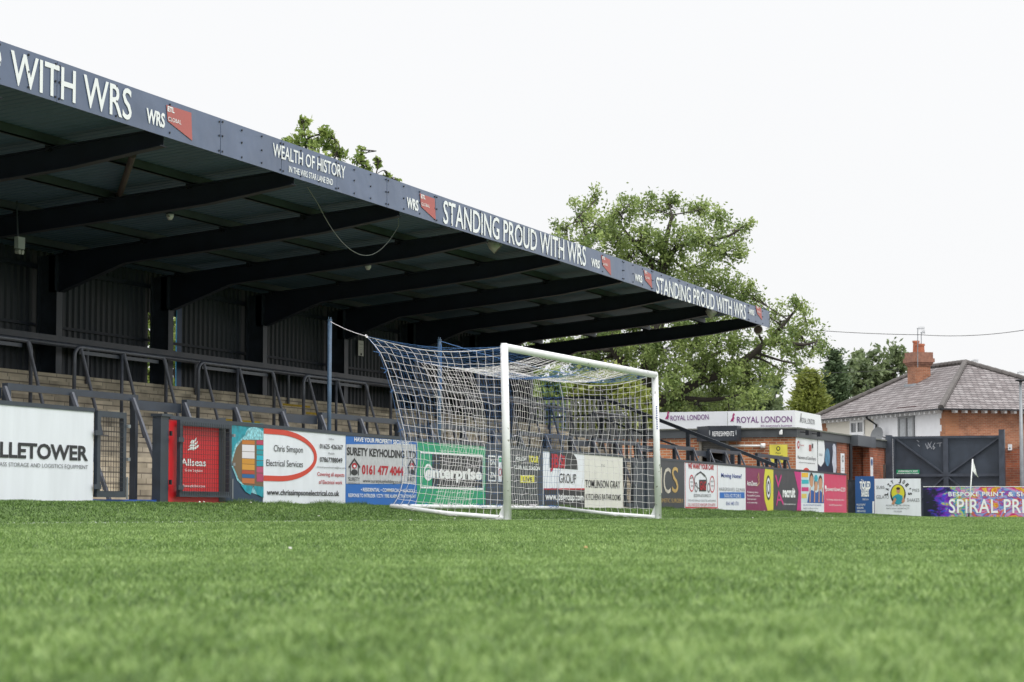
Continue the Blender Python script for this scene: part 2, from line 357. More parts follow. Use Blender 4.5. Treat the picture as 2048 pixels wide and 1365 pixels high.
# grass blades
def blades():
    rng=np.random.default_rng(3)
    h2=np.array([_h.x,_h.y]); r2=np.array([RGT.x,RGT.y]); c2=np.array([CAM.x,CAM.y])
    P=[];H=[];W=[]
    for d0,d1,den,bh,bw in ((1.6,5,9500,.019,.0045),(5,12,4600,.020,.006),(12,22,1700,.022,.010),(22,36,900,.024,.014),(36,52,480,.026,.019),(52,74,260,.030,.025)):
        mg=.9+.07*d0; area=.5*(d1*d1-d0*d0)*.44+2*mg*(d1-d0); k=int(area*den)
        d=np.sqrt(rng.uniform(d0*d0,d1*d1,k)); s=rng.uniform(-1,1,k)*(d*.22+mg)
        p=c2+d[:,None]*h2+s[:,None]*r2
        ok=(p[:,1]<2.96)&(p[:,0]<41.4); ok&=~((p[:,1]>1.2)&(p[:,0]>39.4))
        p=p[ok]; P.append(p); H.append(bh*rng.uniform(.6,1.25,len(p))); W.append(bw*rng.uniform(.7,1.3,len(p)))
    # ragged tufts along the foot of the boards
    k=26000; tx=rng.uniform(-13,36,k); cl=(np.sin(tx*1.9)+np.sin(tx*4.7+1)+np.sin(tx*.63+2)*1.3); ok=cl>-.2; tx=tx[ok]; cl=cl[ok]
    ty=rng.uniform(2.78,2.955,len(tx)); P.append(np.stack([tx,ty],1)); H.append(.035+.035*rng.uniform(0,1,len(tx))*np.clip(cl,0,2)); W.append(np.full(len(tx),.010))
    p=np.concatenate(P); H=np.concatenate(H); W=np.concatenate(W); k=len(p)
    z=gz_np(p[:,0],p[:,1])-.001
    ang=rng.uniform(0,2*np.pi,k); lean=rng.uniform(.1,1.7,k); la=rng.uniform(0,2*np.pi,k)
    dx=np.cos(ang)*W/2; dy=np.sin(ang)*W/2
    V=np.empty((k,3,3)); V[:,0]=np.stack([p[:,0]-dx,p[:,1]-dy,z],1); V[:,1]=np.stack([p[:,0]+dx,p[:,1]+dy,z],1)
    V[:,2]=np.stack([p[:,0]+np.cos(la)*lean*H,p[:,1]+np.sin(la)*lean*H,z+H],1)
    me=bpy.data.meshes.new('grass'); me.vertices.add(3*k); me.vertices.foreach_set('co',V.ravel())
    me.loops.add(3*k); me.loops.foreach_set('vertex_index',np.arange(3*k,dtype=np.int32))
    me.polygons.add(k); me.polygons.foreach_set('loop_start',np.arange(0,3*k,3,dtype=np.int32))
    me.update(calc_edges=True)
    a=me.attributes.new('tone','FLOAT','POINT')
    patch=.5+.22*np.sin(p[:,0]*1.1+np.sin(p[:,1]*2.1)*1.4)*np.sin(p[:,1]*1.7+p[:,0]*.4)+.12*np.sin(p[:,0]*4.7+p[:,1]*6.1)
    cl2=np.sin(p[:,0]*97+3*np.sin(p[:,1]*61))*np.sin(p[:,1]*113+3*np.sin(p[:,0]*71)); cl3=np.sin(p[:,0]*31+2*np.sin(p[:,1]*17))*np.sin(p[:,1]*37+2*np.sin(p[:,0]*23)); dark=np.exp(-((p[:,0]-4.8)/2.6)**2-((p[:,1]-.35)/.55)**2)*(.6+.4*np.sin(p[:,0]*5)); tone=np.clip(-.35*dark-.04+patch*.46+(.24+.14*np.clip((9-np.hypot(p[:,0]-CAM.x,p[:,1]-CAM.y))/7,0,1))*cl2+(.20+.14*np.clip((9-np.hypot(p[:,0]-CAM.x,p[:,1]-CAM.y))/7,0,1))*cl3+rng.uniform(0,.5,k)+.02-.20*np.clip((p[:,1]+.1)*4,0,1),0,1); white=((np.abs(p[:,1])<.05)&(p[:,0]<38.6))|((np.abs(p[:,0]-12.8)<.06)&(p[:,1]>-1.5)&(p[:,1]<-.6))|((np.abs(p[:,0]-38.6)<.06)&(p[:,1]<-.2))  # dark: contact shadow beneath the goal, painted into the blade tone
    white&=rng.uniform(0,1,k)<.85; V[:,2,2]+=np.where(white,.012,0)
    tone=np.where(white,2.0,tone)
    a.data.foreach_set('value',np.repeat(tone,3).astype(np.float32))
    mm=bpy.data.materials.new('grass_blade'); mm.use_nodes=True; n=mm.node_tree; b=n.nodes['Principled BSDF']
    b.inputs['Roughness'].default_value=.45; b.inputs['Specular IOR Level'].default_value=.4
    at=n.nodes.new('ShaderNodeAttribute'); at.attribute_name='tone'
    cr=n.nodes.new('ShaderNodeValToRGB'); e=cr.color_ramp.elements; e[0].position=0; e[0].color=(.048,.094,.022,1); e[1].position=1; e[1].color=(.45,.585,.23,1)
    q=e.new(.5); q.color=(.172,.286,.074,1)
    n.links.new(at.outputs['Fac'],cr.inputs[0])
    gt=n.nodes.new('ShaderNodeMath'); gt.operation='GREATER_THAN'; gt.inputs[1].default_value=1.5; n.links.new(at.outputs['Fac'],gt.inputs[0])
    x=n.nodes.new('ShaderNodeMix'); x.data_type='RGBA'; n.links.new(gt.outputs[0],x.inputs[0]); n.links.new(cr.outputs[0],x.inputs[6]); x.inputs[7].default_value=(.7,.73,.68,1)
    n.links.new(x.outputs[2],b.inputs['Base Color'])
    tr=n.nodes.new('ShaderNodeBsdfTranslucent'); n.links.new(x.outputs[2],tr.inputs[0]); ms=n.nodes.new('ShaderNodeMixShader'); ms.inputs[0].default_value=.35
    n.links.new(b.outputs[0],ms.inputs[1]); n.links.new(tr.outputs[0],ms.inputs[2]); n.links.new(ms.outputs[0],n.nodes['Material Output'].inputs[0])
    me.materials.append(mm); o=bpy.data.objects.new('grass',me); COL.objects.link(o)
    tag(o,'short green artificial grass covering the football pitch','grass',kind='stuff')
blades()
# bits of pale litter / rubber on the turf
for (px,py) in ((580,1111),(1172,1109)):
    d=ray(px,py); k=(-.10-CAM.z)/d.z; p=CAM+d*k
    mm=MB(); c=Vector((p.x,p.y,gz(p.x,p.y)+.03)); random.seed(px)
    pts=[c+Vector((math.cos(a)*.012*random.uniform(.6,1.2),math.sin(a)*.009*random.uniform(.6,1.2),random.uniform(-.002,.004))) for a in [i*math.pi/3 for i in range(6)]]
    mm.prism(pts,(0,0,.006)); tag(mm.build('petal', M_cream if px<1000 else mat('dry_petal','#c8a070',.8)),
        'white petal lying on the blurred grass in the left foreground' if px<1000 else 'tan dry petal lying on the blurred grass near the middle','petal')

random.seed(77)
pet=None
for k in range(20):
    x_=random.uniform(-8,34); y_=random.uniform(.3,2.7) if k%4 else random.uniform(-1.5,0)
    if pet is None:
        mb_=MB(); mb_.prism([Vector((math.cos(a_)*.013*(1.2 if i_%2 else .8),math.sin(a_)*.011,.003*(i_%2))) for i_,a_ in enumerate([i*math.pi/4 for i in range(8)])],(0,0,.008)); o_=mb_.build('petal',M_cream); pet=o_
    else: o_=pet.copy(); COL.objects.link(o_)
    o_.location=(x_,y_,gz(x_,y_)+.022); o_.rotation_euler=(random.uniform(-.4,.4),random.uniform(-.4,.4),random.uniform(0,6))
    tag(o_,'tiny white petal among those scattered over the turf near the boards','petal','white petals scattered on the turf')
# ================================================================== GOAL
G = thing('football_goal',(0,0,0),'white metal football goal with pale net standing on the goal line','goal')
LEAN=-.022      # the frame leans very slightly
PR=.055
def gp(x,y,z): return Vector((x,y+ z*0.0 + .0*z, z)) + Vector((0, z*.022, 0))
ZT=2.46
for px_ in (0,7.32):
    mb=MB(); mb.tube([gp(px_,0,gz(px_,0)-.02),gp(px_,0,ZT)],PR,20); mb.build('goal_post',M_post,G,True)
    mb=MB(); mb.prism([gp(px_,.04,0),gp(px_,.17,0),gp(px_,.05,.26)],(.03,0,0)); mb.build('gusset',M_post,G)
mb=MB(); mb.tube([gp(-.012,0,ZT-.055+.03),gp(7.332,0,ZT-.055+.03)],PR,20)
for e in (0,7.32): mb.tube([gp(e,0,ZT-.02-.03),gp(e,0,ZT+.028)],[PR,PR*.8],20)
mb.build('crossbar',M_post,G,True)
def bz(x,y): return gz(x,y)+.045
for x_ in (0,7.32):
    ex=1.76
    mb=MB(); mb.tube([(x_,.05,bz(x_,.05)),(x_,.9,bz(x_,.9)),(x_,ex,bz(x_,ex))],.032,10); mb.build('ground_bar',M_post,G,True)
mb=MB(); mb.tube([(0,1.76,bz(0,1.76)),(3.6,1.76,bz(3.6,1.76)),(7.32,1.76,bz(7.32,1.76))],.032,10); mb.build('back_bar',M_post,G,True)
# label strip on far post
fc=Face(Plane((7.32,0,0),(RGT.x,RGT.y,0)),G,.06)
fc.textab('HARROD SPORT UK',-.03,1.6,.03,.045,M_bluet,0) if False else None
f2=MB()
for i in range(11):
    z0=1.52+i*.037; f2.add([gp(7.32,0,z0)+Vector((-.052,-.020,0)),gp(7.32,0,z0)+Vector((-.042,-.038,0)),gp(7.32,0,z0+.022)+Vector((-.042,-.038,0)),gp(7.32,0,z0+.022)+Vector((-.052,-.020,0))],[(0,1,2,3)])
for v in f2.v: v += Vector((-.004,-.004,0))
f2.build('post_sticker',M_bluet,G)
# ---- net: back edge curve of the near side, measured
NB=[(.2,1.76),(.33,1.66),(.5,1.59),(.9,1.54),(1.2,1.56),(1.55,1.64),(1.8,1.70),(1.95,1.76),(2.2,1.85),(2.45,1.97),(2.64,2.16)]
def nearback(f): # f 0..1 bottom->top : returns (y,z)
    z=lerp(.2,2.64,f); return float(np.interp(z,[a for a,b in NB],[b for a,b in NB])),z
def farback(f):
    z=lerp(.22,2.38,f); return 1.78+.05*math.sin(f*6)-.10*math.sin(math.pi*f)*.7,z
def topsag(x):  # z of back top edge
    return float(np.interp(x,[0,.6,1.5,3.25,5.1,6.35,7.32],[2.64,2.5,2.36,2.29,2.40,2.33,2.40]))
def backpt(u,f):     # u 0..1 along goal, f 0..1 up
    x=7.32*u; y0,z0=nearback(f); y1,z1=farback(f)
    zt=topsag(x); zb=.13+bump_h(x)*.42; 
    z=lerp(zb,zt,f); y=lerp(y0,y1,smooth(u*2.2) if u<.45 else 1)
    y+= .12*math.sin(u*9+1)*math.sin(math.pi*f)*.6 - .08*math.sin(math.pi*u)*math.sin(math.pi*f)
    return Vector((x+.05*math.sin(f*7+u*11)*math.sin(math.pi*u),y,z))
def sidept(xs,f,g,back): # g 0 front(post) ..1 back
    y1,z1=back(f); zf=lerp(.06,ZT-.03,f); sag=-.13*math.sin(math.pi*g)*f**6 
    y=lerp(.05+.022*zf,y1,g); z=lerp(zf,z1,g)+sag
    if f<.2: z+= -.02*math.sin(math.pi*g)
    bow=.05*math.sin(math.pi*g)*math.sin(math.pi*f)
    return Vector((xs+bow*(1 if xs>1 else -1)*.4+.015*math.sin(g*9+f*13),y+.02*math.sin(f*17)*math.sin(math.pi*g),z))
def toppt(u,g):
    a=gp(7.32*u,.0,ZT-.02); b_=backpt(u,1.0); s=-.16*math.sin(math.pi*g)*(0.5+.5*math.sin(math.pi*u))
    p=a.lerp(b_,g); return p+Vector((0,0,s+.02*math.sin(u*23)*math.sin(math.pi*g)))
netw=MB(); netb=MB()
def lattice(fn,nu,nv,colf,r=.0030):
    P=[[fn(i/nu,j/nv) for j in range(nv+1)] for i in range(nu+1)]
    rj=lambda:Vector((random.gauss(0,.006),random.gauss(0,.006),random.gauss(0,.006)))
    for i in range(1,nu):
        for j in range(1,nv): P[i][j]=P[i][j]+rj()
    def seg(a,b_,mb,rr=r):
        d=(b_-a)
        if d.length<1e-5: return
        d.normalize(); u=Vector((0,0,1)) if abs(d.z)<.8 else Vector((1,0,0)); q=d.cross(u).normalized()*rr; w_=d.cross(q).normalized()*rr
        o=len(mb.v); mb.v+= [a+q,a-q*.5+w_*.87,a-q*.5-w_*.87,b_+q,b_-q*.5+w_*.87,b_-q*.5-w_*.87]
        mb.f+= [(o,o+1,o+4,o+3),(o+1,o+2,o+5,o+4),(o+2,o,o+3,o+5)]
    for i in range(nu+1):
        for j in range(nv+1):
            e=r*1.0
            if i<nu: seg(P[i][j],P[i+1][j],netb if colf((i+.5)/nu,j/nv) else netw, r*(1.7 if j in(0,nv) else 1)*(.68 if colf((i+.5)/nu,j/nv) else 1.12))
            if j<nv: seg(P[i][j],P[i][j+1],netb if colf(i/nu,(j+.5)/nv) else netw, r*(1.7 if i in(0,nu) else 1)*(.68 if colf(i/nu,(j+.5)/nv) else 1.12))
band=lambda u: u<.205 or .444<u<.656 or u>.861
lattice(lambda g,f:sidept(0,f,g,nearback),16,21,lambda a,b_:False)
lattice(lambda g,f:sidept(7.32,f,g,farback),16,21,lambda a,b_:False)
lattice(lambda u,f:backpt(u,f),64,21,lambda u,f:band(u))
lattice(lambda u,g:toppt(u,g),64,16,lambda u,g:band(u))
# gathered slack net lying along the bars
random.seed(5)
for k in range(70):
    u=random.random(); x_=7.32*u; p=Vector((x_,1.76,bz(x_,1.76)))
    q=[p+Vector((random.uniform(-.12,.12),random.uniform(-.06,.03),random.uniform(-.01,.06))) for _ in range(4)]
    (netb if band(u) else netw).tube(q,.0036,3,False)
for k in range(40):
    y_=random.uniform(.15,1.7); p=Vector((7.32 if k%2 else 0,y_,bz(0,y_)-.01))
    q=[p+Vector((random.uniform(-.05,.05),random.uniform(-.12,.12),random.uniform(-.025,.035))) for _ in range(4)]
    netw.tube(q,.0036,3,False)
netw.build('net',M_netw,G); netb.build('blue_net_band',M_netb,G)
# ties: blue twine on near back edge
for f in (.45,.56,.68,.80,.9):
    mb=MB(); y_,z_=nearback(f); p=Vector((0,y_,z_)); 
    for _ in range(4): mb.tube([p,p+Vector((random.uniform(-.06,.02),random.uniform(-.02,.09),random.uniform(-.05,.05)))],.004,3)
    mb.build('twine_tie',M_netb,G)
# ---- poles holding the net
for i,(tx) in enumerate((.88,5.25)):
    L=['slim blue pole behind the goal, nearer the near goal post','slim blue pole behind the goal, wrapped in blue net cord and farther along'][i]
    T=thing('net_pole',(tx,3.14,.2),L,'pole','poles holding up the goal net')
    mb=MB(); mb.tube([(tx,3.14,.2),(tx,3.14,2.96)],.032,10); mb.build('pole_tube',M_pole,T,True)
    mb=MB(); mb.tube([(tx,3.14,2.955),(tx,3.14,2.975)],.036,10)
    for s_ in (-1,1): mb.tube([(tx+s_*.03,3.14,2.96),(tx+s_*.04,3.14,3.01)],.008,5)
    mb.build('pole_cap',M_pole,T)
    p0=Vector((tx,3.14,2.95)); p1=Vector((0,2.16,2.64)) if i==0 else toppt(.86,.35)
    mb=MB(); pts=[p0.lerp(p1,k/10)-Vector((0,0,(.02 if i==0 else .06)*math.sin(math.pi*k/10))) for k in range(11)]
    mb.tube(pts,.006,5)
    if i==0:
        c=p1; mb.tube([c+Vector((math.cos(a)*.035,math.sin(a)*.01,math.sin(a)*.02)) for a in np.linspace(0,2*math.pi,11)],.007,5,False)
    else:
        mb.tube([Vector((tx-.03,3.1,2.9-.1*k+.03*math.sin(k*5))) for k in range(9)],.012,5)
    mb.build('rope',M_netw if i==0 else M_netb,T)
# ---- corner flag
cf=onX(1936,1037,38.5); cx,cy=38.6,cf.y
T=thing('corner_flag',(cx,cy,gz(cx,cy)),'white corner flag on a leaning white pole in front of the paint splash board','corner flag')
top=Vector((cx,cy-.14,1.68)); base=Vector((cx,cy,gz(cx,cy)))
mb=MB(); mb.tube([base.lerp(top,.08),top],.018,8); mb.build('flag_pole',M_post,T,True)
mb=MB(); mb.tube([base,base.lerp(top,.09)],.026,8); mb.build('pole_base',M_bolt,T,True)
mb=MB(); pts=[];nw,nh=7,6
for i in range(nw+1):
    for j in range(nh+1):
        u=i/nw; v=j/nh; tp=top.lerp(base,.0+.19*v)
        p=tp+Vector((.05*math.sin(u*5),-.18*u,-.12*u*(1-v)- .30*u*(1-.15*v)+.05*u*v*2)); 
        yy=tp.y-.19*u*(.75+.25*v); zz=lerp(tp.z, base.lerp(top,.70).z-.04*v, u)
        mb.v.append(Vector((tp.x+.03*math.sin(u*6+v*2),yy,zz)))
for i in range(nw):
    for j in range(nh): a=i*(nh+1)+j; mb.f.append((a,a+1,a+nh+2,a+nh+1))
mb.build('flag',mat('flag_cloth',(.75,.77,.76),.8,var=.05),T,True)
# ================================================================== PERIMETER BOARDS (end boards stand on Y=3)
EP = YP(3.0)
def ztop(t): return float(np.interp(t,[-14,-6.3,1.1,19.4,35.7],[1.385,1.367,1.313,1.275,1.235]))
def zbot(t): return bump_h(t)-.03
def board(name,label,x0,x1,m,cat='advertising board',dz=0.0,art='panel'):
    a0=EP.ab(x0,1000)[0]; a1=EP.ab(x1,1000)[0]; g=.006
    T=thing(name,((a0+a1)/2,3.0,zbot((a0+a1)/2)),label,cat)
    mb=MB(); A0=a0+g; A1=a1-g
    mb.hexa([(A0,3.0,zbot(a0)),(A1,3.0,zbot(a1)),(A1,3.035,zbot(a1)),(A0,3.035,zbot(a0))],[(A0,3.0,ztop(a0)-.05+dz),(A1,3.0,ztop(a1)-.05+dz),(A1,3.035,ztop(a1)-.05+dz),(A0,3.035,ztop(a0)-.05+dz)])
    mb.build('panel',m,T)
    mb=MB(); mb.hexa([(a0,2.99,ztop(a0)-.05+dz),(a1,2.99,ztop(a1)-.05+dz),(a1,3.07,ztop(a1)-.05+dz),(a0,3.07,ztop(a0)-.05+dz)],[(a0,2.99,ztop(a0)+dz),(a1,2.99,ztop(a1)+dz),(a1,3.07,ztop(a1)+dz),(a0,3.07,ztop(a0)+dz)])
    mb.build('top_rail',M_steel,T)
    k=max(1,int((a1-a0)/1.2))
    for i in range(k+1):
        a=lerp(a0+.05,a1-.05,i/k); MB().box(a-.03,a+.03,3.036,3.09,zbot(a)-.1,ztop(a)-.055).build('support_post',M_steel,T)
    return T,Face(EP,T)
LB='lettering'
# B0
T,f=board('hoarding','long white board with heavy black storage company lettering at the far left',-330,186,M_white)
f.text('LLETOWER',-1,914,175.5,29.5,M_txtg if 0 else M_txtk,bold=.03,sp=1.0); f.text('PA',-62,908,-8,29.5,M_txtk,bold=.03)
f.text('ASS STORAGE AND LOGISTICS EQUIPMENT',-2,932.5,175,8.2,M_txtg); f.text('GL',-14,931,-4,8.2,M_txtg); f.done()
# mesh gate leaf
def gate_leaf(a0,a1,Y,z0,z1,label,name='mesh_gate',fw=.075,grp=None,backed=False):
    T=thing(name,(a0,Y,z0),label,'gate',grp)
    mb=MB(); mb.box(a0,a1,Y-.025,Y+.025,z1-fw,z1); mb.box(a0,a1,Y-.025,Y+.025,z0,z0+fw); mb.box(a0,a0+fw,Y-.025,Y+.025,z0+fw,z1-fw); mb.box(a1-fw,a1,Y-.025,Y+.025,z0+fw,z1-fw); mb.build('gate_frame',M_steel,T)
    mb=MB(); k=int((a1-a0-.02)/.062); e=.02 if backed else fw*.9
    for i in range(1,k):
        a=a0+(a1-a0)*i/k
        if a0+e<a<a1-e: mb.tube([(a,Y-.030,z0+e),(a,Y-.030,z1-e)],.0022 if backed else .0030,4)
    k=int((z1-z0)/.058)
    for i in range(1,k):
        z=z0+(z1-z0)*i/k
        if z0+e<z<z1-e: mb.tube([(a0+e,Y-.034,z),(a1-e,Y-.034,z)],.0022 if backed else .0030,4)
    mb.build('wire_mesh',M_wire,T)
    for z in (lerp(z0,z1,.12),lerp(z0,z1,.74)): MB().box(a0-.09,a0+.05,Y-.055,Y-.027,z-.03,z+.03).build('hinge',M_steel,T)
    mb=MB(); mb.tube([(a1+.02,Y-.03,z0-.02),(a1+.02,Y-.03,z0+.25)],.012,6)
    mb.build('bolt',M_galv,T)
    for z in (lerp(z0,z1,.45),lerp(z0,z1,.84)): MB().box(a1,a1+.06,Y-.05,Y-.026,z-.02,z+.02).build('latch',M_galv,T)
    return T
a=lambda x:EP.ab(x,1000)[0]
gate_leaf(a(190),a(248),3.0,.30,1.34,'closed dark wire mesh gate beside the white storage company board')
# kerb under gates
mb=MB(); mb.box(a(187),a(316),3.02,3.12,.10,.275); tag(mb.build('blue_kerb',M_kerbb),'blue painted concrete kerb under the open gateway on the left','kerb')
# box post
T=thing('gate_post',(a(322),3.0,.2),'thick dark boxed gate post left of the red board','post')
mb=MB(); mb.box(a(316),a(332),2.97,3.09,.22,1.33); mb.build('post_box',M_steel,T); mb=MB(); mb.box(a(315),a(337),2.95,3.11,1.33,1.365); mb.build('post_cap',M_steel,T)
for z in (.5,1.12): MB().box(a(333),a(333)+.03,2.94,2.97,z-.03,z+.03).build('hinge_plate',M_bolt,T)
# red board
T,f=board('hoarding','red freight board behind an open mesh gate',336,451,M_red)
f.quad(M_dark,437,836,451,1004,0); f.text('Allseas',361,931,411,14,M_txtw,bold=.015); f.text('Global Logistics',369,943,404,5.2,M_txtw); f.text('allseasglobal.com',362,974,409,5,M_txtw)
for i,(yy,w_) in enumerate(((882,7),(889,9.5),(896,12))):
    f.poly(M_txtw,[(386-w_,yy+6-1),(386-w_*.4,yy-2),(386+w_*.2,yy-1),(386+w_*.95,yy-7),(386+w_*.8,yy-1),(386+w_*.1,yy+5),(386-w_*.4,yy+4)],1,'emblem')
f.done()
gate_leaf(a(346)+.0,a(450),2.93,.315,1.30,'wire mesh gate leaf folded back in front of the red board',backed=True)
# ship board
M_sea=mat('sea_teal','#0e8a9c',.4,var=.5,vs=9); M_foam=mat('foam','#7fb8c4',.5,var=.75,vs=26)
T,f=board('hoarding','dark blue board with an overhead picture of a container ship',451,526,mat('deep_navy','#1d3550',.4,var=.2))
f.poly(M_sea,[(452,842),(526,848),(526,905),(500,885),(480,900),(460,940),(452,955)],0,'picture')
f.ell(M_foam,508,872,18,18,2,'picture'); f.poly(M_foam,[(460,925),(470,890),(492,868),(526,862),(526,994),(500,985),(474,962)],1,'picture')
f.poly(mat('hull','#6d5a46',.6),[(463,925),(472,895),(484,880),(526,880),(526,975),(492,975),(476,958)],2,'picture')
cols=['#b8702c','#d8d4da','#d8d4da','#c48a30','#cc9238','#a8452c','#1f5c94','#b86a38']; hs=[880,889,903,917,928,940,948,956,967]
for i,c in enumerate(cols): f.poly(mat('container_'+c,c,.5,var=.03),[(483,hs[i]+.6),(508,hs[i]+.6+1.2),(508,hs[i+1]-.3+1.2),(483,hs[i+1]-.3)],3,'picture')
cols=['#b03a5c','#12a0b4','#14909c','#16a8c0','#1290a4','#b04a6c','#a83c62']; hs=[880,890,900,910,921,933,946,964]
for i,c in enumerate(cols): f.poly(mat('container_'+c,c,.5,var=.03),[(512,hs[i]+1),(525.5,hs[i]+1.5),(525.5,hs[i+1]),(512,hs[i+1]-.5)],3,'picture')
f.poly(M_sea,[(480,970),(505,972),(500,990),(490,984)],3,'picture'); f.poly(M_sea,[(506,972),(526,974),(526,996),(514,990)],3,'picture')
f.done()
# electrician board
T,f=board('hoarding','white electrician board with a red half ring and black web address',526,691,M_white)
def halfring(f,m,cx,cy,rx,ry,w,lay=1):
    c=f.p.ab(cx,cy); ed=f.p.ab(cx+rx,cy); tp=f.p.ab(cx,cy-ry); A=ed[0]-c[0]; B=tp[1]-c[1]; n=26
    for i in range(n):
        t0=-math.pi/2+math.pi*i/n; t1=-math.pi/2+math.pi*(i+1)/n
        f.polyab(m,[(c[0]+A*math.cos(t0),c[1]+B*math.sin(t0)),(c[0]+A*math.cos(t1),c[1]+B*math.sin(t1)),(c[0]+(A-w)*math.cos(t1),c[1]+(B-w*.75)*math.sin(t1)),(c[0]+(A-w)*math.cos(t0),c[1]+(B-w*.75)*math.sin(t0))],lay,'ring')
f.quad(M_white,527,850,530,851,0)
mr_ring=mat('ring_red','#c8402e',.45,var=.02)
c0=f.p.ab(551,911); 
halfring(f,mr_ring,556,911,77.5,52,.10); a0_,_=f.p.ab(527,911); zz1=f.p.ab(556,911-52)[1]; zz0=f.p.ab(556,911+52)[1]; a1_=f.p.ab(556,911)[0]
f.rect(mr_ring,a0_,zz1-.075,a1_,zz1,1,'ring'); f.rect(mr_ring,a0_,zz0,a1_,zz0+.075,1,'ring')
f.text('Chris Simspon',547,903,605,13,M_txtk); f.text('Electrical Services',532,932,605,13,M_txtk)
f.text('Office',657,880,667,3.6,M_txtg); f.text('01625 426367',639,897,685,9,M_txtk,bold=.012); f.text('Mobile',656,909,668,4,M_txtg)
f.text('07867788049',639,924,684,9.5,M_txtk,bold=.012); f.text('chrissimpsonelectrical@live.com',633,936,690,4,M_txtg)
f.text('Covering all aspects',634,952,688,7.5,M_redt,bold=.01); f.text('of Electrical work',637,968,684,7.5,M_redt,bold=.01)
f.text('www.chrissimpsonelectrical.co.uk',533,990,678,11,M_txtk,bold=.02); f.done()
# keyholding board
T,f=board('hoarding','blue and silver keyholding board partly behind the near edge of the net',691,834,M_blue)
M_silver=mat('silver_panel',(.50,.51,.54),.5,var=.15,vs=12)
f.quad(M_silver,692,889,832,968,0,'silver_panel')
f.text('HAVE YOUR PROPERTY SECURE BY',708,883,819,8.5,M_txtw,bold=.02); f.text('SURETY KEYHOLDING LTD',693,910,831,15,M_txtk,bold=.035)
f.text('0161 477 4044',723,948,806,17,M_redt,bold=.04); f.text('www.suretykeyholding.co.uk',725,965,804,7,M_txtk); f.text('SURETY',696,962.5,719,8,M_txtk); f.text('KEYHOLDING LTD',696,968,719,3,M_txtk)
f.text('SURETY',814,962.5,831,8,M_txtk)
for x_ in (708,823):
    s_=1 if x_<800 else .75
    f.stroke(M_txtk,[(x_-11*s_,935),(x_,919),(x_+11*s_,935)],.035,2,'emblem'); f.stroke(M_txtk,[(x_-8*s_,933),(x_-8*s_,950)],.03,2,'emblem'); f.stroke(M_txtk,[(x_+8*s_,933),(x_+8*s_,950)],.03,2,'emblem')
    f.ell(M_redt,x_,932,5*s_,6,2,'emblem'); f.ell(M_white,x_,933,2.4*s_,2.5,3,'emblem'); f.ell(M_txtk,x_,945,6.5*s_,6,2,'emblem')
f.text('• RESIDENTIAL • COMMERCIAL • SCHOOLS •',721,983,832,7,M_txtw,bold=.015); f.text('RESPONSE TO INTRUDER / CCTV / FIRE ALARM ACTIVATIONS 24/7',696,994.5,831,7,M_txtw,bold=.012); f.done()
# green board
T,f=board('hoarding','green board with a framed white rental car logo seen through the net',834,971,M_green)
def frame_(f,m,x0,y0,x1,y1,w=.03,lay=1):
    A0,Z1=f.p.ab(x0,y0); A1,_=f.p.ab(x1,y0); _,Z0=f.p.ab(x0,y1)
    for q in ((A0,Z0,A1,Z0+w),(A0,Z1-w,A1,Z1),(A0,Z0+w,A0+w,Z1-w),(A1-w,Z0+w,A1,Z1-w)): f.rect(m,*q,lay,'frame')
    return A0,Z0,A1,Z1
A0,Z0,A1,Z1=frame_(f,M_txtw,840,903,966,977); am=f.p.ab(864,940)[0]; f.rect(M_txtk,am,Z0+.035,A1-.035,Z1-.035,0,'black_panel')
f.text('enterprise',850,955,963,22,M_txtw,bold=.045); f.ell(M_txtw,856,945,9,17,1,'emblem',ring=.3); f.done()
T,f=board('hoarding','narrow dark board with a boxed white shirt maker logo beside the green board',971,1003,M_dark)
frame_(f,M_txtw,976,911,991,963,.025); f.text('DN',979,930,990,10,M_txtw,bold=.02); f.text('ZN',979,955,990,10,M_txtw,bold=.02); f.quad(M_white,996,912,1003,964,0,'white_panel'); f.ell(M_redt,1000,945,3,8,1,'emblem',ring=.3); f.ell(M_green,1000,920,3,5,1,'emblem'); f.done()
T,f=board('hoarding','dark board with white and yellow season slogan just right of the near goal post',1003,1086,M_dark)
f.text('FOLLOW',1031,921,1053,7,M_txtw,bold=.02); f.text('YOUR',1056,924,1076,12,M_yellow,bold=.05,slant=.2); f.text('CLUB ALL SEASON',1027,938,1079,7,M_txtw,bold=.02)
f.quad(M_yellow,1040,951,1068,966,1,'yellow_patch'); f.text('TRUSTATRADER',1043,962,1066,7,M_txtk,bold=.02) if 0 else f.text('LIVE',1045,963,1064,8,M_txtk,bold=.03); f.done()
T,f=board('hoarding','white board with red initials in a black leaf shape seen through the goal',1086,1169,M_white)
f.poly(M_txtk,[(1099,901),(1140,906),(1147,909),(1152,916),(1155,928),(1155.5,940),(1099,936)],0,'emblem'); f.text('JBSi',1100,934,1129,25,M_redt,2,bold=.04)
f.text('GROUP',1118,966,1152,19,M_txtk); f.quad(M_redt,1087,977,1169,980,1,'stripe'); f.quad(M_txtk,1087,980,1169,1016,0,'strip'); f.text('www.jbsigroup.com',1090,1000,1166,14,M_txtw,3,bold=.02); f.done()
T,f=board('hoarding','plain cream kitchen and bathroom board seen through the right of the goal',1169,1246,M_cream)
f.text('T G',1202,934,1209,5,M_txtg); f.text('TOMLINSON GRAY',1170,975,1240,15,M_txtk,bold=.012); f.text('KITCHENS BATHROOMS',1171,1000,1241,12,M_txtk,bold=.006); f.done()
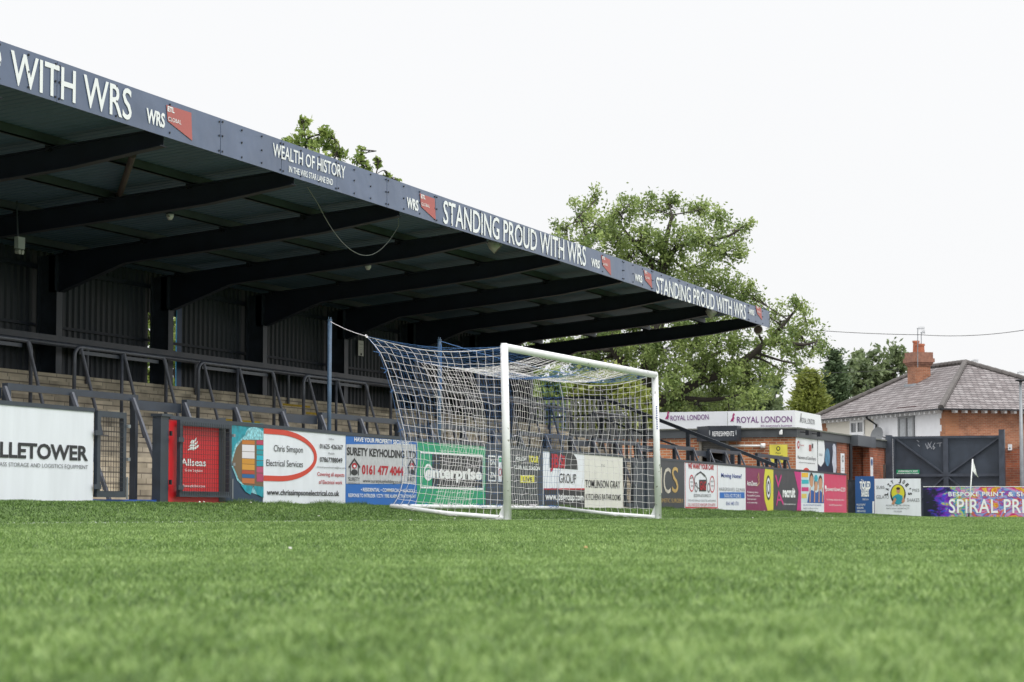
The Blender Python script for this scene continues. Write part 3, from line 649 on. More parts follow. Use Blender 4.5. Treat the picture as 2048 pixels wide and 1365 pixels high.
# dark gate gap
gate_leaf(a(1249),a(1266),3.0,.24,1.22,'narrow dark mesh gate leaf behind the right of the goal')
T=thing('steel_gate',(a(1270),3.0,.2),'solid dark steel gate panel behind the far goal post','gate')
mb=MB(); mb.box(a(1269),a(1291),3.0,3.04,.2,1.24); mb.build('gate_panel',M_steel,T); mb=MB(); mb.box(a(1291),a(1303),2.97,3.06,.2,1.26); mb.build('gate_jamb',M_steel,T)
mb=MB(); mb.box(a(1266),a(1269),2.98,3.05,.2,1.25); mb.build('gate_stile',M_rail,T)
T,f=board('hoarding','dark board with big silver and gold clinic initials right of the far goal post',1303,1369,M_dark)
f.text('NC',1308,986,1341,52,mat('silver_gilt',(.52,.48,.42),.35,var=.3,vs=6),bold=0); f.text('S',1343.5,985,1356,51,M_gold,bold=0); f.text('COSMETIC SURGERY',1312,1005,1366,8,M_gold); f.done()
M_dred=mat('border_red','#c02a3c',.45,var=.02)
T,f=board('hoarding','white car buying board with a thin red border',1369,1435,M_white)
frame_(f,M_dred,1369.5,923,1434.5,1017,.03); f.text('WE WANT YOUR CAR!',1376,937,1427,10,M_redt,bold=.03)
f.stroke(M_txtk,[(1393,950),(1401,944),(1409,953)],.03,2,'car_drawing'); f.ell(M_txtg,1401,962,13,17,1,'car_drawing',ring=.12); f.quad(M_txtk,1398,960,1412,983,2,'car_drawing'); f.ell(M_txtg,1392,975,3,10,1,'car_drawing',ring=.3); f.ell(M_txtg,1417,976,3,10,1,'car_drawing',ring=.3)
f.text('GAG',1399,980,1411,17,M_redt,4,bold=.02); f.ell(M_dred,1383,967,5,17,1,'badge',ring=.15); f.ell(M_dred,1424,969,5,17,1,'badge',ring=.15)
for i,s_ in enumerate(('BEST','PRICE IN','TOWN')): f.text(s_,1380.5,958+i*8,1386,3.5,M_txtk)
for i,s_ in enumerate(('INSTANT','PAYMENT')): f.text(s_,1421,965+i*9,1427,3.5,M_txtk)
f.text('GOODWINS AUTO GARAGE LTD',1387,994,1421,6,M_txtk); f.text('VANS AND 4X4 ALSO COLLECTED NATIONWIDE',1375,1003,1431,4,M_txtg); f.text('CALL 01260 222 072 WHATSAPP: 07581 647718',1375,1013,1430,6.5,M_redt); f.done()
T,f=board('hoarding','white solicitors board asking about moving home with a blue strip',1435,1491.5,M_white)
f.text('Moving Home?',1442,955,1483,8.5,M_bluet,bold=.01); f.text('HARGREAVES GILMAN',1438,982,1489,7,M_txtg,sp=1.2); f.quad(M_blue,1439,985,1489,997,0,'strip'); f.text('SOLICITORS',1448,995,1481,7,M_txtw,3,sp=1.2); f.text('0161 443 1711',1452,1011,1477,7.5,M_bluet); f.done()
T,f=board('hoarding','purple medicine company board with a curved yellow end and round club crest',1491.5,1547,M_magenta)
f.poly(M_yellow,[(1530,938),(1546.5,940),(1546.5,1023),(1535,1022),(1529,1000),(1527,975),(1528,955)],0,'yellow_end'); f.ell(M_txtk,1536.5,976,5,25,1,'crest'); f.ell(M_white,1536.5,976,3.8,20,2,'crest'); f.ell(M_txtk,1536.5,976,2.6,14,3,'crest',ring=.4)
f.text('AstraZeneca',1493.5,971,1514,9,M_txtw,bold=.015); f.stroke(M_gold,[(1514,972),(1518,966),(1515,955),(1517,947),(1518,960)],.035,2,'emblem')
for i,s_ in enumerate(("Pioneering science","Macclesfield Campus","Lead sponsor","in the community")): f.text(s_,1494,986+i*7,1494+[22,25,18,20][i],3.6,M_txtw)
f.done()
T,f=board('hoarding','black recruitment board with large pink letters and a pink right edge',1547,1602,M_dark)
f.poly(M_hot,[(1588,943),(1602,945),(1602,1023),(1593,1023),(1597,985)],0,'pink_edge')
f.stroke(M_hot,[(1551,952),(1556,972),(1562,952)],.09,1,'emblem'); f.stroke(M_hot,[(1553,1010),(1557,985),(1566,1008)],.09,1,'emblem'); f.stroke(M_hot,[(1556,1000),(1563,1000)],.05,1,'emblem')
f.text('recruit',1565,994,1590,19,M_txtw,bold=.04); f.text('freshrecruitment.com',1567,1010,1591,3.5,M_txtw); f.done()
T,f=board('hoarding','board with a photo of three people in blue above a white strip',1602,1648,M_white)
f.quad(mat('photo_sky','#bfd0da',.5),1603,945,1647.5,1006,0,'photo')
for q,c in (((1603,946,1616,955),'#e0b030'),((1603,960,1617,968),'#20a8b8'),((1603,975,1617,983),'#c02070'),((1603,988,1613,997),'#d0b860')): f.quad(mat('note_'+c,c,.5,var=0),*q,1,'note')
M_skin=mat('photo_skin','#b98a70',.6); M_gown=mat('photo_blue','#1c4f9a',.6,var=.2,vs=20)
f.poly(M_gown,[(1614,1006),(1617,988),(1623,980),(1632,986),(1640,981),(1647,990),(1647.5,1007)],1,'photo')
for (cx_,cy_,r1,r2) in ((1622.5,963,3.6,13),(1631.5,972,3.2,11),(1640.5,968,3.6,13)): f.ell(mat('photo_hair','#3a2a24',.7),cx_,cy_-4,r1*1.15,r2*1.0,2,'photo'); f.ell(M_skin,cx_,cy_,r1,r2*.9,3,'photo')
f.ell(mat('photo_cap','#1f9ab0',.6),1631.5,957,3.4,7,4,'photo')
for x_ in (1618,1627,1636,1643): f.poly(M_skin,[(x_,1005),(x_+2.2,1005),(x_+2.6,975),(x_+.8,976)],4,'photo')
f.text('JOIN OUR COMMUNITY FOUNDATION',1606,1012,1642,3,M_bluet); f.text('apply online today',1606,1018,1636,3,M_txtg); f.done()
T,f=board('hoarding','bright pink board with thin white lettering at the end of the row',1648,1693,M_pink)
f.text('powerdown220',1651,982,1690,8,M_txtw,bold=.008); f.ell(M_txtw,1651,975,1.6,4,1,'emblem'); f.text('The UK leading charge back trade specialist',1652.5,1001,1688,3.2,M_txtw); f.text('01625 443 220 powerdown220.co.uk',1658,1012,1684,3.2,M_txtw); f.done()

# ---- free-standing boards beyond the corner of the row, facing the camera
def board2(name,label,X,x0,x1,yt,yb,m,rail=True,Xr=None):
    p0=onX(x0,yb,X); p1=onX(x1,yb,X if Xr is None else Xr); R=(p1-p0); R.z=0
    pl=Plane(p0,R); A0=0; A1=R.length
    zt=pl.ab(x0,yt)[1]; zb=p0.z; zt1=pl.ab(x1,yt)[1]
    T=thing(name,((p0+p1)/2).to_tuple(),label,'advertising board')
    mb=MB(); q=lambda A,z,o: pl.P(A,z,o)
    mb.hexa([q(0,zb-.06,0),q(A1,zb-.06,0),q(A1,zb-.06,-.03),q(0,zb-.06,-.03)],[q(0,zt,0),q(A1,zt,0),q(A1,zt,-.03),q(0,zt,-.03)]); mb.build('panel',m,T)
    if rail:
        mb=MB(); mb.hexa([q(0,zt,.01),q(A1,zt,.01),q(A1,zt,-.05),q(0,zt,-.05)],[q(0,zt+.02,.01),q(A1,zt+.02,.01),q(A1,zt+.02,-.05),q(0,zt+.02,-.05)]); mb.build('top_rail',M_frame,T)
    for A in (.05,A1-.1):
        mb=MB(); mb.hexa([q(A,zb-.1,-.031),q(A+.06,zb-.1,-.031),q(A+.06,zb-.1,-.09),q(A,zb-.1,-.09)],[q(A,zt-.01,-.031),q(A+.06,zt-.01,-.031),q(A+.06,zt-.01,-.09),q(A,zt-.01,-.09)]); mb.build('support_post',M_steel,T)
    return T,Face(pl,T)
T,f=board2('hoarding','blue barber shop board standing at the corner of the pitch',38.6,1711,1749,953,1030,M_navyb,False)
f.text('The',1722,963,1727,4,M_txtw); f.text('TICKLED',1719.5,978,1741,14,M_txtw,bold=.05); f.text('BARBERS',1723,993,1738,14,M_txtw,bold=.04); f.text('SINCE 2014',1725,1001,1737,3.5,M_txtw)
for i,s_ in enumerate(('PROUD TO SUPPORT','THE SILKMEN','07800 414 055')): f.text(s_,1713.5,1012+i*6.3,1731+(-4 if i==1 else 0),4,M_txtw)
f.quad(M_white,1745,1003,1748.5,1027,1,'white_strip'); f.done()
p=onX(1706,1028,38.9); T=thing('fence_post',(38.9,p.y,0),'dark square post between the pink board and the blue barber board','post')
mb=MB(); mb.box(38.8,39.0,p.y-.12,p.y+.12,-.05,1.08); mb.build('post_shaft',M_steel,T)
mb=MB(); mb.box(38.78,39.02,p.y-.14,p.y+.14,1.08,1.1); mb.build('post_cap',M_steel,T)
T,f=board2('hoarding','white sandwich shop board with a cartoon man in a black oval',40.3,1750,1842,958,1033,M_white,False)
f.text('SUBS',1753,978,1769,6,M_txtg); f.text('PIES',1825,984,1839,6,M_txtg); f.text('GELATO',1752.5,998,1778,7,M_txtg); f.text('SHAKES',1814,1004,1839,7,M_txtg)
f.ell(M_txtk,1796,989,15.5,20.5,1,'emblem'); f.ell(M_yellow,1796,987,13,17,2,'emblem'); f.ell(mat('shirt','#2b93a8',.6),1797,1001,8,8.5,3,'emblem'); f.poly(mat('shirt','#2b93a8',.6),[(1785,994),(1796,988),(1805,992),(1806,1004),(1788,1004)],3,'emblem')
f.ell(M_skin,1796.5,982,3.6,5.2,4,'emblem'); f.ell(mat('photo_hair','#3a2a24',.7),1796.5,977.5,3.9,2.6,5,'emblem'); f.poly(M_skin,[(1783,1008),(1790,995),(1793,1000),(1788,1010)],4,'emblem'); f.poly(M_skin,[(1803,1004),(1808,992),(1810,1003),(1806,1007)],4,'emblem')
pl=f.p
for i,ch in enumerate("LAZY JOE'S"):
    if ch==' ': continue
    th=math.radians(178-i*(176/9)); c=pl.ab(1796.5,989); rx=.305; rz=.37
    vs,fs=text_mesh(ch,.05); h=.10; W=.068 if ch not in "'" else .03
    ca,sa=math.cos(th),math.sin(th); o=f.off_(3); rot=th-math.pi/2
    f.layers.setdefault(('joe',i),(MB(),M_txtk,3,'lettering'))[0].add([pl.P(c[0]+rx*ca+((x-.5)*W)*math.cos(rot)-(y*h)*math.sin(rot), c[1]+rz*sa+((x-.5)*W)*math.sin(rot)+(y*h)*math.cos(rot), o) for x,y in vs], fs)
for i,s_ in enumerate(('PROUD TO BE THE OFFICIAL','MATCHDAY HOSPITALITY','PROVIDER')): f.text(s_,[1772,1773,1788][i],1013+i*6,[1820,1819,1804][i],3.2,M_txtg)
f.done()
# paint splash boards (two panels, one long picture)
def blob(f,col,pts,lay,wob=.0):
    f.poly(mat('splash_'+col,col,.5,var=.35,vs=14),pts,lay,'picture')
def splash(f,x0,x1,seed):
    random.seed(seed)
    for k in range(150):
        cx_=random.uniform(x0+2,x1-2); fx=(cx_-1847)/200
        pal=['#5a2f9a','#2a5ad0','#8a3aa8'] if fx<.22 else (['#1aa4b4','#38b0d0','#2a78c8','#c8b030','#9ac0d8','#7a3ac0'] if fx<.45 else ['#c02a78','#d8902a','#e0c84a','#d0486a','#b8a8c8','#d8783a','#8ab4d8','#c8387a','#e0a8b0'])
        yl=978 if fx>.2 else 990
        yh=1034 if fx>.15 else 1030
        cy_=random.uniform(yl,yh); 
        if fx<.2 and random.random()<.45: continue
        c=random.choice(pal); r=random.uniform(2.5,8); ang=random.uniform(-.5,.5)+ (0 if fx<.3 else random.uniform(-1,1)); L=r*random.uniform(1.2,2.6 if fx<.35 else 1.6)
        n=11; pts=[]
        for i in range(n):
            t=2*math.pi*i/n; rr=random.uniform(.65,1.15); dx=math.cos(t)*L*rr; dy=math.sin(t)*r*.6*rr
            X_=cx_+dx*math.cos(ang)-dy*math.sin(ang); Y_=cy_+dx*math.sin(ang)+dy*math.cos(ang); pts.append((min(max(X_,x0+.5),x1-.5),min(max(Y_,976.5),1035.5)))
        f.poly(mat('splash_'+c,c,.5,var=.35,vs=14),pts[::-1],1+k*.03,'picture')
XS=41.6
def splash_material():
    m=bpy.data.materials.new('paint_splash'); m.use_nodes=True; n=m.node_tree; b=n.nodes['Principled BSDF']; b.inputs['Roughness'].default_value=.4; L=n.links.new
    g=n.nodes.new('ShaderNodeNewGeometry'); y0=onX(1847,1000,XS).y
    mp=n.nodes.new('ShaderNodeMapping'); mp.inputs['Scale'].default_value=(1,1,1.5); L(g.outputs['Position'],mp.inputs[0])
    w_=n.nodes.new('ShaderNodeTexNoise'); w_.inputs['Scale'].default_value=3.2; w_.inputs['Detail'].default_value=5; w_.inputs['Distortion'].default_value=1.4; L(mp.outputs[0],w_.inputs[0])
    sp=n.nodes.new('ShaderNodeSeparateXYZ'); L(g.outputs['Position'],sp.inputs[0])
    u=n.nodes.new('ShaderNodeMath'); u.operation='SUBTRACT'; u.inputs[0].default_value=y0; L(sp.outputs[1],u.inputs[1])       # metres from the left end
    def hue(noise_scale,stops,seedoff):
        t=n.nodes.new('ShaderNodeTexNoise'); t.inputs['Scale'].default_value=noise_scale; t.inputs['Detail'].default_value=3; t.inputs['Distortion'].default_value=2.2
        o=n.nodes.new('ShaderNodeMapping'); o.inputs['Location'].default_value=(seedoff,seedoff,0); L(mp.outputs[0],o.inputs[0]); L(o.outputs[0],t.inputs[0])
        c=n.nodes.new('ShaderNodeValToRGB'); e=c.color_ramp.elements; e[0].position=stops[0][0]; e[0].color=(*srgb(stops[0][1]),1); e[1].position=stops[-1][0]; e[1].color=(*srgb(stops[-1][1]),1)
        for p_,h_ in stops[1:-1]: q=e.new(p_); q.color=(*srgb(h_),1)
        L(t.outputs[0],c.inputs[0]); return c.outputs[0]
    cool=hue(1.3,[(.28,'#161a30'),(.38,'#7a3ab4'),(.46,'#3a5ad8'),(.52,'#8a3ac0'),(.58,'#3a2a8a'),(.68,'#141a2c')],3)
    mid=hue(1.5,[(.28,'#2a78c8'),(.37,'#1ab0b8'),(.44,'#d8c83a'),(.50,'#38c0d0'),(.56,'#b03aa8'),(.63,'#e0b8c8'),(.72,'#c8c040')],11)
    warm=hue(1.4,[(.26,'#b8206a'),(.35,'#e0903a'),(.40,'#e8d050'),(.45,'#d02a78'),(.50,'#d89ac8'),(.55,'#7ab0e0'),(.60,'#8a3ab0'),(.66,'#e0843a'),(.72,'#a02a88')],23)
    def blend(a_,b_,p0,p1):
        s_=n.nodes.new('ShaderNodeMath'); s_.operation='MULTIPLY_ADD'; L(w_.outputs[0],s_.inputs[0]); s_.inputs[1].default_value=1.6; L(u.outputs[0],s_.inputs[2])
        r=n.nodes.new('ShaderNodeMapRange'); r.interpolation_type='SMOOTHSTEP'; r.inputs[1].default_value=p0+.8; r.inputs[2].default_value=p1+.8; L(s_.outputs[0],r.inputs[0])
        x=n.nodes.new('ShaderNodeMix'); x.data_type='RGBA'; L(r.outputs[0],x.inputs[0]); L(a_,x.inputs[6]); L(b_,x.inputs[7]); return x.outputs[2]
    rgb=n.nodes.new('ShaderNodeRGB'); rgb.outputs[0].default_value=(*srgb('#151b2e'),1)
    c=blend(rgb.outputs[0],cool,.2,.6); c=blend(c,mid,.65,.95); c=blend(c,warm,1.1,1.5)
    hs=n.nodes.new('ShaderNodeHueSaturation'); hs.inputs['Saturation'].default_value=1.05; hs.inputs['Value'].default_value=.88; L(c,hs.inputs['Color'])
    L(hs.outputs[0],b.inputs['Base Color']); return m
M_splash=splash_material()
T,f=board2('hoarding','dark board with a bursting multicoloured paint splash behind the corner flag',XS,1847,1998,974.5,1037,M_splash)
f.text('BESPOKE PRINT',1897,993,2014-14,8.5,M_txtw,6,bold=.03,sp=1.05) if 0 else f.text('BESPOKE PRIN',1897,993,1996.5,8.5,M_txtw,6,bold=.02,sp=1.1)
f.text('SPIRAL',1898,1026,1996,27,M_txtw,6,bold=.012,sp=1.05); f.done()
T,f=board2('hoarding','paint splash board panel at the right edge, in front of the brick wall',XS,1998.6,2160,974.5,1037.5,M_splash)
f.text('T & SIGN',1999,993,2073,8.5,M_txtw,6,bold=.02,sp=1.1); f.text('PRINT',2008,1026,2096,27,M_txtw,6,bold=.012,sp=1.05); f.done()
T=thing('hoarding',(XS,-12,0),'plain dark touchline board beyond the right edge of the paint splash boards','advertising board')
_p=onX(2160,1036,XS); _zt=onX(1998,974.5,XS).z
mb=MB(); mb.box(XS,XS+.03,-28,_p.y-.02,_p.z-.05,_zt); mb.build('panel',M_dark,T); mb=MB(); mb.box(XS-.01,XS+.05,-28,_p.y-.02,_zt,_zt+.02); mb.build('top_rail',M_frame,T)
# low brick plinth under the splash boards
p0=onX(1847,1036,XS+.03); p1=onX(2170,1036,XS+.03); mb=MB(); mb.box(XS+.035,XS+.2,-28,p0.y,-.2,p0.z-.0); tag(mb.build('brick_plinth',M_brick2),'low brick plinth under the multicoloured boards','plinth')
# ================================================================== COVERED STAND
ST=thing('covered_stand',(8,7,0),'long dark steel covered terrace stand behind the goal','stand')
X0,X1=-15.53,29.0
BX=[4.67+4.045*k for k in range(-5,7)]
bt=lambda y: 5.21-.0977*(y-3.55)        # top of the beams
# beams
for i,bx in enumerate(BX):
    if bx>29.2: continue
    mb=MB(); Y=[3.62,5.0,6.5,8.7,9.95,10.2]; zb=[4.98,4.76,4.60,4.39,3.93,3.93]; last = i==len(BX)-1
    # web
    poly=[Vector((bx-.008,y,z)) for y,z in zip(Y,zb)]+[Vector((bx-.008,y,bt(y))) for y in reversed(Y)]
    mb.prism(poly,(.016,0,0))
    for k in range(4):
        mb.bar((bx,Y[k],zb[k]),(bx,Y[k+1],zb[k+1]),.17,.016)
    mb.bar((bx,Y[0],bt(Y[0])),(bx,Y[-1],bt(Y[-1])),.17,.016)
    mb.build('roof_beam',M_steel2,ST)
    mb=MB(); mb.box(bx-.008,bx+.008,10.0,10.36,1.9,bt(10.2)); mb.box(bx-.10,bx+.10,9.985,10.0,1.9,3.95); mb.box(bx-.10,bx+.008,10.36,10.376,1.9,bt(10.2)); mb.box(bx-.12,bx+.12,10.0,10.02,3.95,bt(10)-.02)
    mb.build('column',M_steel,ST)
# purlins (run along the stand, sit on the beams)
for yv in (3.75,5.25,6.75,8.25,9.75):
    mb=MB(); z=bt(yv)+.012; mb.box(X0,X1+.1,yv-.02,yv+.02,z,z+.13); mb.box(X0,X1+.1,yv-.02,yv+.06,z,z+.012); mb.build('purlin',M_purlin,ST)
# cleats
for bx in BX:
    for yv in (5.25,6.75,8.25,9.75): MB().box(bx-.10,bx+.10,yv+.062,yv+.12,bt(yv)-.05,bt(yv)+.14).build('purlin_cleat',M_bolt,ST)
# roof sheeting with ribs running down the slope
mb=MB(); y0,y1=3.57,10.7; z0=bt(y0)+.145; z1=bt(y1)+.145; pr=[]
x=X0
while x<X1+.05:
    for dx,dz in ((0,0),(.10,0),(.125,.012),(.155,.012),(.18,0)): pr.append((x+dx,dz))
    x+=.2
for (xx,dz) in pr: mb.v+= [Vector((xx,y0,z0+dz)),Vector((xx,y1,z1+dz))]
for i in range(len(pr)-1): mb.f.append((2*i,2*i+2,2*i+3,2*i+1))
o=len(mb.v)
for (xx,dz) in pr: mb.v+= [Vector((xx,y0,z0+dz+.012)),Vector((xx,y1,z1+dz+.012))]
for i in range(len(pr)-1): mb.f.append((o+2*i,o+2*i+1,o+2*i+3,o+2*i+2))
mb.build('roof_sheet',M_soffit,ST)
# sloping undersheet ridges across: slight overlap lips

# ---- fascia
FY=3.5
def fz(t):   # (bottom, top) of the fascia, sagging slightly along the stand
    return (float(np.interp(t,[-16,29.2],[4.925,4.90])), float(np.interp(t,[-16,29.2],[5.45,5.44])))
FP=YP(FY)
seams=[FP.ab(xx,yy)[0] for xx,yy in ((114,160),(441,275),(563,300),(674,350),(774,390),(871,420),(962,450),(1041,490),(1118,520),(1246,560),(1304,565),(1358,585),(1408,600),(1497,640))]
print('seams',[round(s,2) for s in seams])
edges=[X0,-12.9,-10.6,-8.3]+[s for s in seams if s<28.5]+[29.05]
# measure the real fascia from the photo
for xx,yt,yb in ((2,82,169),(441,238,310),(871,388,446),(1304,545,583),(1500,610,643),(1536,614,656)):
    print('fascia',xx,[round(v,3) for v in (FP.ab(xx,yb)[0],FP.ab(xx,yb)[1],FP.ab(xx,yt)[1])])
FZ=[(2,82,169),(441,237,309),(871,389,446),(1180,497,541),(1304,540,582),(1536,622,655)]
_ft=[FP.ab(a,c)[0] for a,b,c in FZ]; _fb=[FP.ab(a,c)[1] for a,b,c in FZ]; _fu=[FP.ab(a,b)[1] for a,b,c in FZ]
def fz(t): return float(np.interp(t,_ft,_fb)),float(np.interp(t,_ft,_fu))
random.seed(11)
for i in range(len(edges)-1):
    a0,a1=edges[i]+.008,edges[i+1]-.008
    if a1-a0<.2: continue
    b0,u0=fz(a0); b1,u1=fz(a1); tw=random.uniform(-.003,.003); mb=MB()
    yb=FY+random.uniform(-.002,.002)
    n=6; V=[]
    for k in range(n+1):
        t=lerp(a0,a1,k/n); bb=lerp(b0,b1,k/n); uu=lerp(u0,u1,k/n); bow=.003*math.sin(math.pi*k/n)*random.uniform(.3,1)
        for q,zz in ((0,bb),(.5,(bb+uu)/2),(1,uu)): V.append(Vector((t,yb+bow*(q-.5)*2+tw*(q-.5)+0,zz)))
    o=0; mb.v=V+[v+Vector((0,.018,0)) for v in V]; N=len(V)
    for k in range(n):
        for q in range(2):
            A=k*3+q; mb.f.append((A,A+3,A+4,A+1)); mb.f.append((N+A,N+A+1,N+A+4,N+A+3))
        mb.f.append((k*3,N+k*3,N+k*3+3,k*3+3)); mb.f.append((k*3+2,k*3+5,N+k*3+5,N+k*3+2))
    mb.f.append((0,1,2,N+2,N+1,N)); mb.f.append((n*3,N+n*3,N+n*3+1,N+n*3+2,n*3+2,n*3+1))
    P=mb.build('fascia_panel',M_fascia,ST)
    mb=MB()
    for a_ in (a0+.04,a1-.04,lerp(a0,a1,.33),lerp(a0,a1,.66)):
        for q in ((.1,.5,.9) if a_ in (a0+.04,a1-.04) else (.12,.5,.88)):
            bb,uu=fz(a_); z=lerp(bb,uu,q)+random.uniform(-.01,.01); c=Vector((a_,yb-.014,z)); r=.015
            mb.prism([c+Vector((math.cos(t)*r,0,math.sin(t)*r)) for t in [k*math.pi/3 for k in range(6)]],(0,.012,0))
    b_=mb.build('panel_bolt',M_bolt,P); 
    b_.location=-Vector((0,0,0))
f=Face(YP(FY-.004),ST)
def fl(st,x0,y0,x1,cap,m=None,bold=.010,sp=1.0): f.text(st,x0,y0,x1,cap,m or M_txtw,2,bold=bold,sp=sp,nm='fascia_lettering')
fl('STANDING PROUD',-560,-30,4,66,bold=.0); 
fl('WITH WRS',20,166,263,66)
def logo(x,y,w_,h):   # x left of WRS, y baseline
    fl('WRS',x,y,x+w_*.42,h,bold=.05)
def logo2(x0,x1,x2,x3,y0,cap):
    """WRS text x0..x1, red quad x1..x3"""
    pass
def mk(xa,xb,xc,yb,cap,ytl,ytr,ybr,etl=True):
    f=Face(YP(FY-.004),ST)
    fl('WRS',xa,yb,xb-2,cap,bold=.035)
    f.layers.setdefault((M_salmon.name,1,'fascia_logo'),(MB(),M_salmon,1,'fascia_logo')); f.poly(M_salmon,[(xb+1,ytl),(xb+4,ytl+(yb-ytl)*.9) if 0 else (xb+4,yb-cap*.05),(xc,ybr),(xc-2,ytr)][::1],1,'fascia_logo')
    f.text('ETL',xb+3,ytl+cap*.42+1,xb+3+(xc-xb)*.26,cap*.36,M_txtw,3,bold=.04,nm='fascia_lettering'); f.text('GLOBAL',xb+4,ytl+cap*1.05+3,xb+4+(xc-xb)*.5,cap*.3,M_txtw,3,nm='fascia_lettering'); f.done()
mk(292,331,384,244,27,210,226,282)
mk(813,838,871,415,20,387,398,441)
mk(1182,1201,1222,532,15,511,520,552)
mk(1269,1286,1304,561,13,540,549,577)
mk(1497,1510,1524,628,10,611,617,641)
fl('WEALTH OF HISTORY',545,312,690,26); fl('IN THE WRS STAR LANE END',577,344,665,12,bold=.015)
fl('STANDING PROUD WITH WRS',886,446,1171,45); fl('STANDING PROUD WITH WRS',1312,586,1491,32)
f.done()
# ---- rear wall: corrugated cladding between columns, rails, plinth
def corr(xa,xb,Y,za,zb,name,pitch=.2,dep=.035,skipslit=None):
    mb=MB(); pr=[]; x=xa
    while x<xb:
        for dx,dy in ((0,0),(pitch*.45,0),(pitch*.55,-dep),(pitch*.9,-dep)):
            if x+dx<xb: pr.append((x+dx,dy))
        x+=pitch
    pr.append((xb,0))
    for (xx,dy) in pr: mb.v+= [Vector((xx,Y+dy,za)),Vector((xx,Y+dy,zb))]
    for i in range(len(pr)-1): mb.f.append((2*i,2*i+1,2*i+3,2*i+2))
    o=len(mb.v)
    for (xx,dy) in pr: mb.v+= [Vector((xx,Y+dy+.01,za)),Vector((xx,Y+dy+.01,zb))]
    for i in range(len(pr)-1): mb.f.append((o+2*i,o+2*i+2,o+2*i+3,o+2*i+1))
    return mb.build(name,M_cladding,ST)
for i in range(len(BX)-1):
    xa,xb=BX[i]+.11,BX[i+1]-.02
    xa-=.1; xb=BX[i+1]+.01
    if abs(BX[i]-4.67)<.1: xb=onY(295.5,700,10.5).x; corr(xb+.007,BX[i+1]+.01,10.5,1.95,4.75,'wall_sheet')
    if abs(BX[i]-8.715)<.1: corr(BX[i]-.1,onY(352,700,10.5).x,10.5,3.9,4.75,'wall_sheet'); xa=onY(352,700,10.5).x
    corr(xa,xb,10.5,1.95,4.75,'wall_sheet')
MB().box(onY(354,700,10.44).x,onY(363,700,10.44).x,10.44,10.46,2.3,4.1).build('blue_door_edge',mat('blue_door','#1b3c63',.4,var=.1),ST); MB().box(onY(352.6,700,10.44).x,onY(354,700,10.44).x-.002,10.44,10.455,2.3,4.1).build('blue_door_lip',mat('blue_lip','#2f8fc0',.4,var=.1),ST)
MB().box(28.96,29.0,10.3,10.56,1.9,4.75).build('wall_sheet',M_cladding,ST)
for (zz,hh,yy) in ((3.35,.05,10.42),(4.35,.08,10.40)):
    mb=MB(); mb.box(X0,X1,yy,yy+.05,zz,zz+hh); mb.build('wall_rail',M_steel2,ST)
mb=MB(); mb.box(X0,X1,9.93,9.98,2.98,3.16); mb.build('kick_rail',M_steel,ST)
mb=MB(); mb.tube([(X0,9.6,2.97),(X1-.1,9.6,2.97)],.045,8); mb.build('hand_rail',M_rail,ST,True)
for bx in BX: MB().tube([(bx+.3,9.6,2.2),(bx+.3,9.6,2.97)],.03,8).build('hand_rail_post',M_rail,ST)
# ---- terrace steps
NS=13; mb=MB(); TX1=29.9
SY=[4.6+.42*k for k in range(NS)]; SZ=[.26+.170*(k+1) for k in range(NS)]
prof=[(SY[0],-.05)]
for k in range(NS):
    prof.append((SY[k],SZ[k])); 
    nxt=SY[k+1] if k<NS-1 else 11.2
    prof.append((nxt,SZ[k]))
prof.append((11.2,-.05))
mb.prism([Vector((X0,y,z)) for y,z in prof][::-1],(TX1-X0,0,0)); mb.build('terrace',M_concrete,ST)
mb=MB(); mb.box(X0,36.0,3.10,4.62,-.05,.255); mb.build('terrace_apron',M_concrete,ST)
def tz(y):
    z=.255
    for k in range(NS):
        if y>=SY[k]-1e-4: z=SZ[k]
    return z
# yellow edge marks
mb=MB()
for (xa,xb,k) in ((12.0,13.3,11),(12.2,14.2,10),(10.4,11.0,9),(7.0,8.4,8)): mb.box(xa,xb,SY[k]-.004,SY[k]+.08,SZ[k]-.04,SZ[k]+.004)
mb.build('yellow_edge_paint',mat('yellow_line','#b89a20',.7,var=.3,vs=10),ST)
# ================================================================== CRUSH BARRIERS
BY=7.2
def crush(x,lab):
    zt=2.64; T=thing('crush_barrier',(x,BY,tz(BY)),lab,'crush barrier','arched crush barriers on the terrace')
    W=2.92; r=.16; pts=[(x,BY,tz(BY))]+[(x+r-r*math.cos(t),BY,zt-r+r*math.sin(t)) for t in np.linspace(0,math.pi/2,7)]+[(x+W-r+r*math.sin(t),BY,zt-r+r*math.cos(t)) for t in np.linspace(0,math.pi/2,7)]+[(x+W,BY,tz(BY))]
    mb=MB(); mb.tube(pts,.030,10); mb.build('arch_tube',M_rail,T,True)
    mb=MB(); mb.tube([(x+W/2,BY,tz(BY)),(x+W/2,BY,zt-.02)],.028,8); mb.build('middle_leg',M_rail,T,True)
    for q in (.16,W/2+.03,W-.12):
        yb=BY-.40; zb=tz(yb); mb=MB(); mb.tube([(x+q,BY-.02,zt-.02),(x+q,yb,zb+.01)],.027,8); mb.box(x+q-.09,x+q+.09,yb-.06,yb+.05,zb+.001,zb+.016); mb.build('brace',M_rail,T)
    mb=MB(); mb.box(x+.2,x+W-.2,BY+.03,BY+.05,zt-.10,zt-.045); mb.build('lower_flat',M_steel,T)
    return T
labs=['arched crush barrier cut off by the left edge of the picture','arched crush barrier above the open mesh gateway','arched crush barrier above the container ship board','arched crush barrier behind the front blue net pole','arched crush barrier behind the near corner of the goal net','arched crush barrier seen through the near side of the net','arched crush barrier just left of the open end of the stand','arched crush barrier at the far end of the terrace']
xs_=[-3.72,.45,4.5,8.66,12.76,16.86,20.96,25.6]
for x_,l_ in zip(xs_,labs): crush(x_,l_)
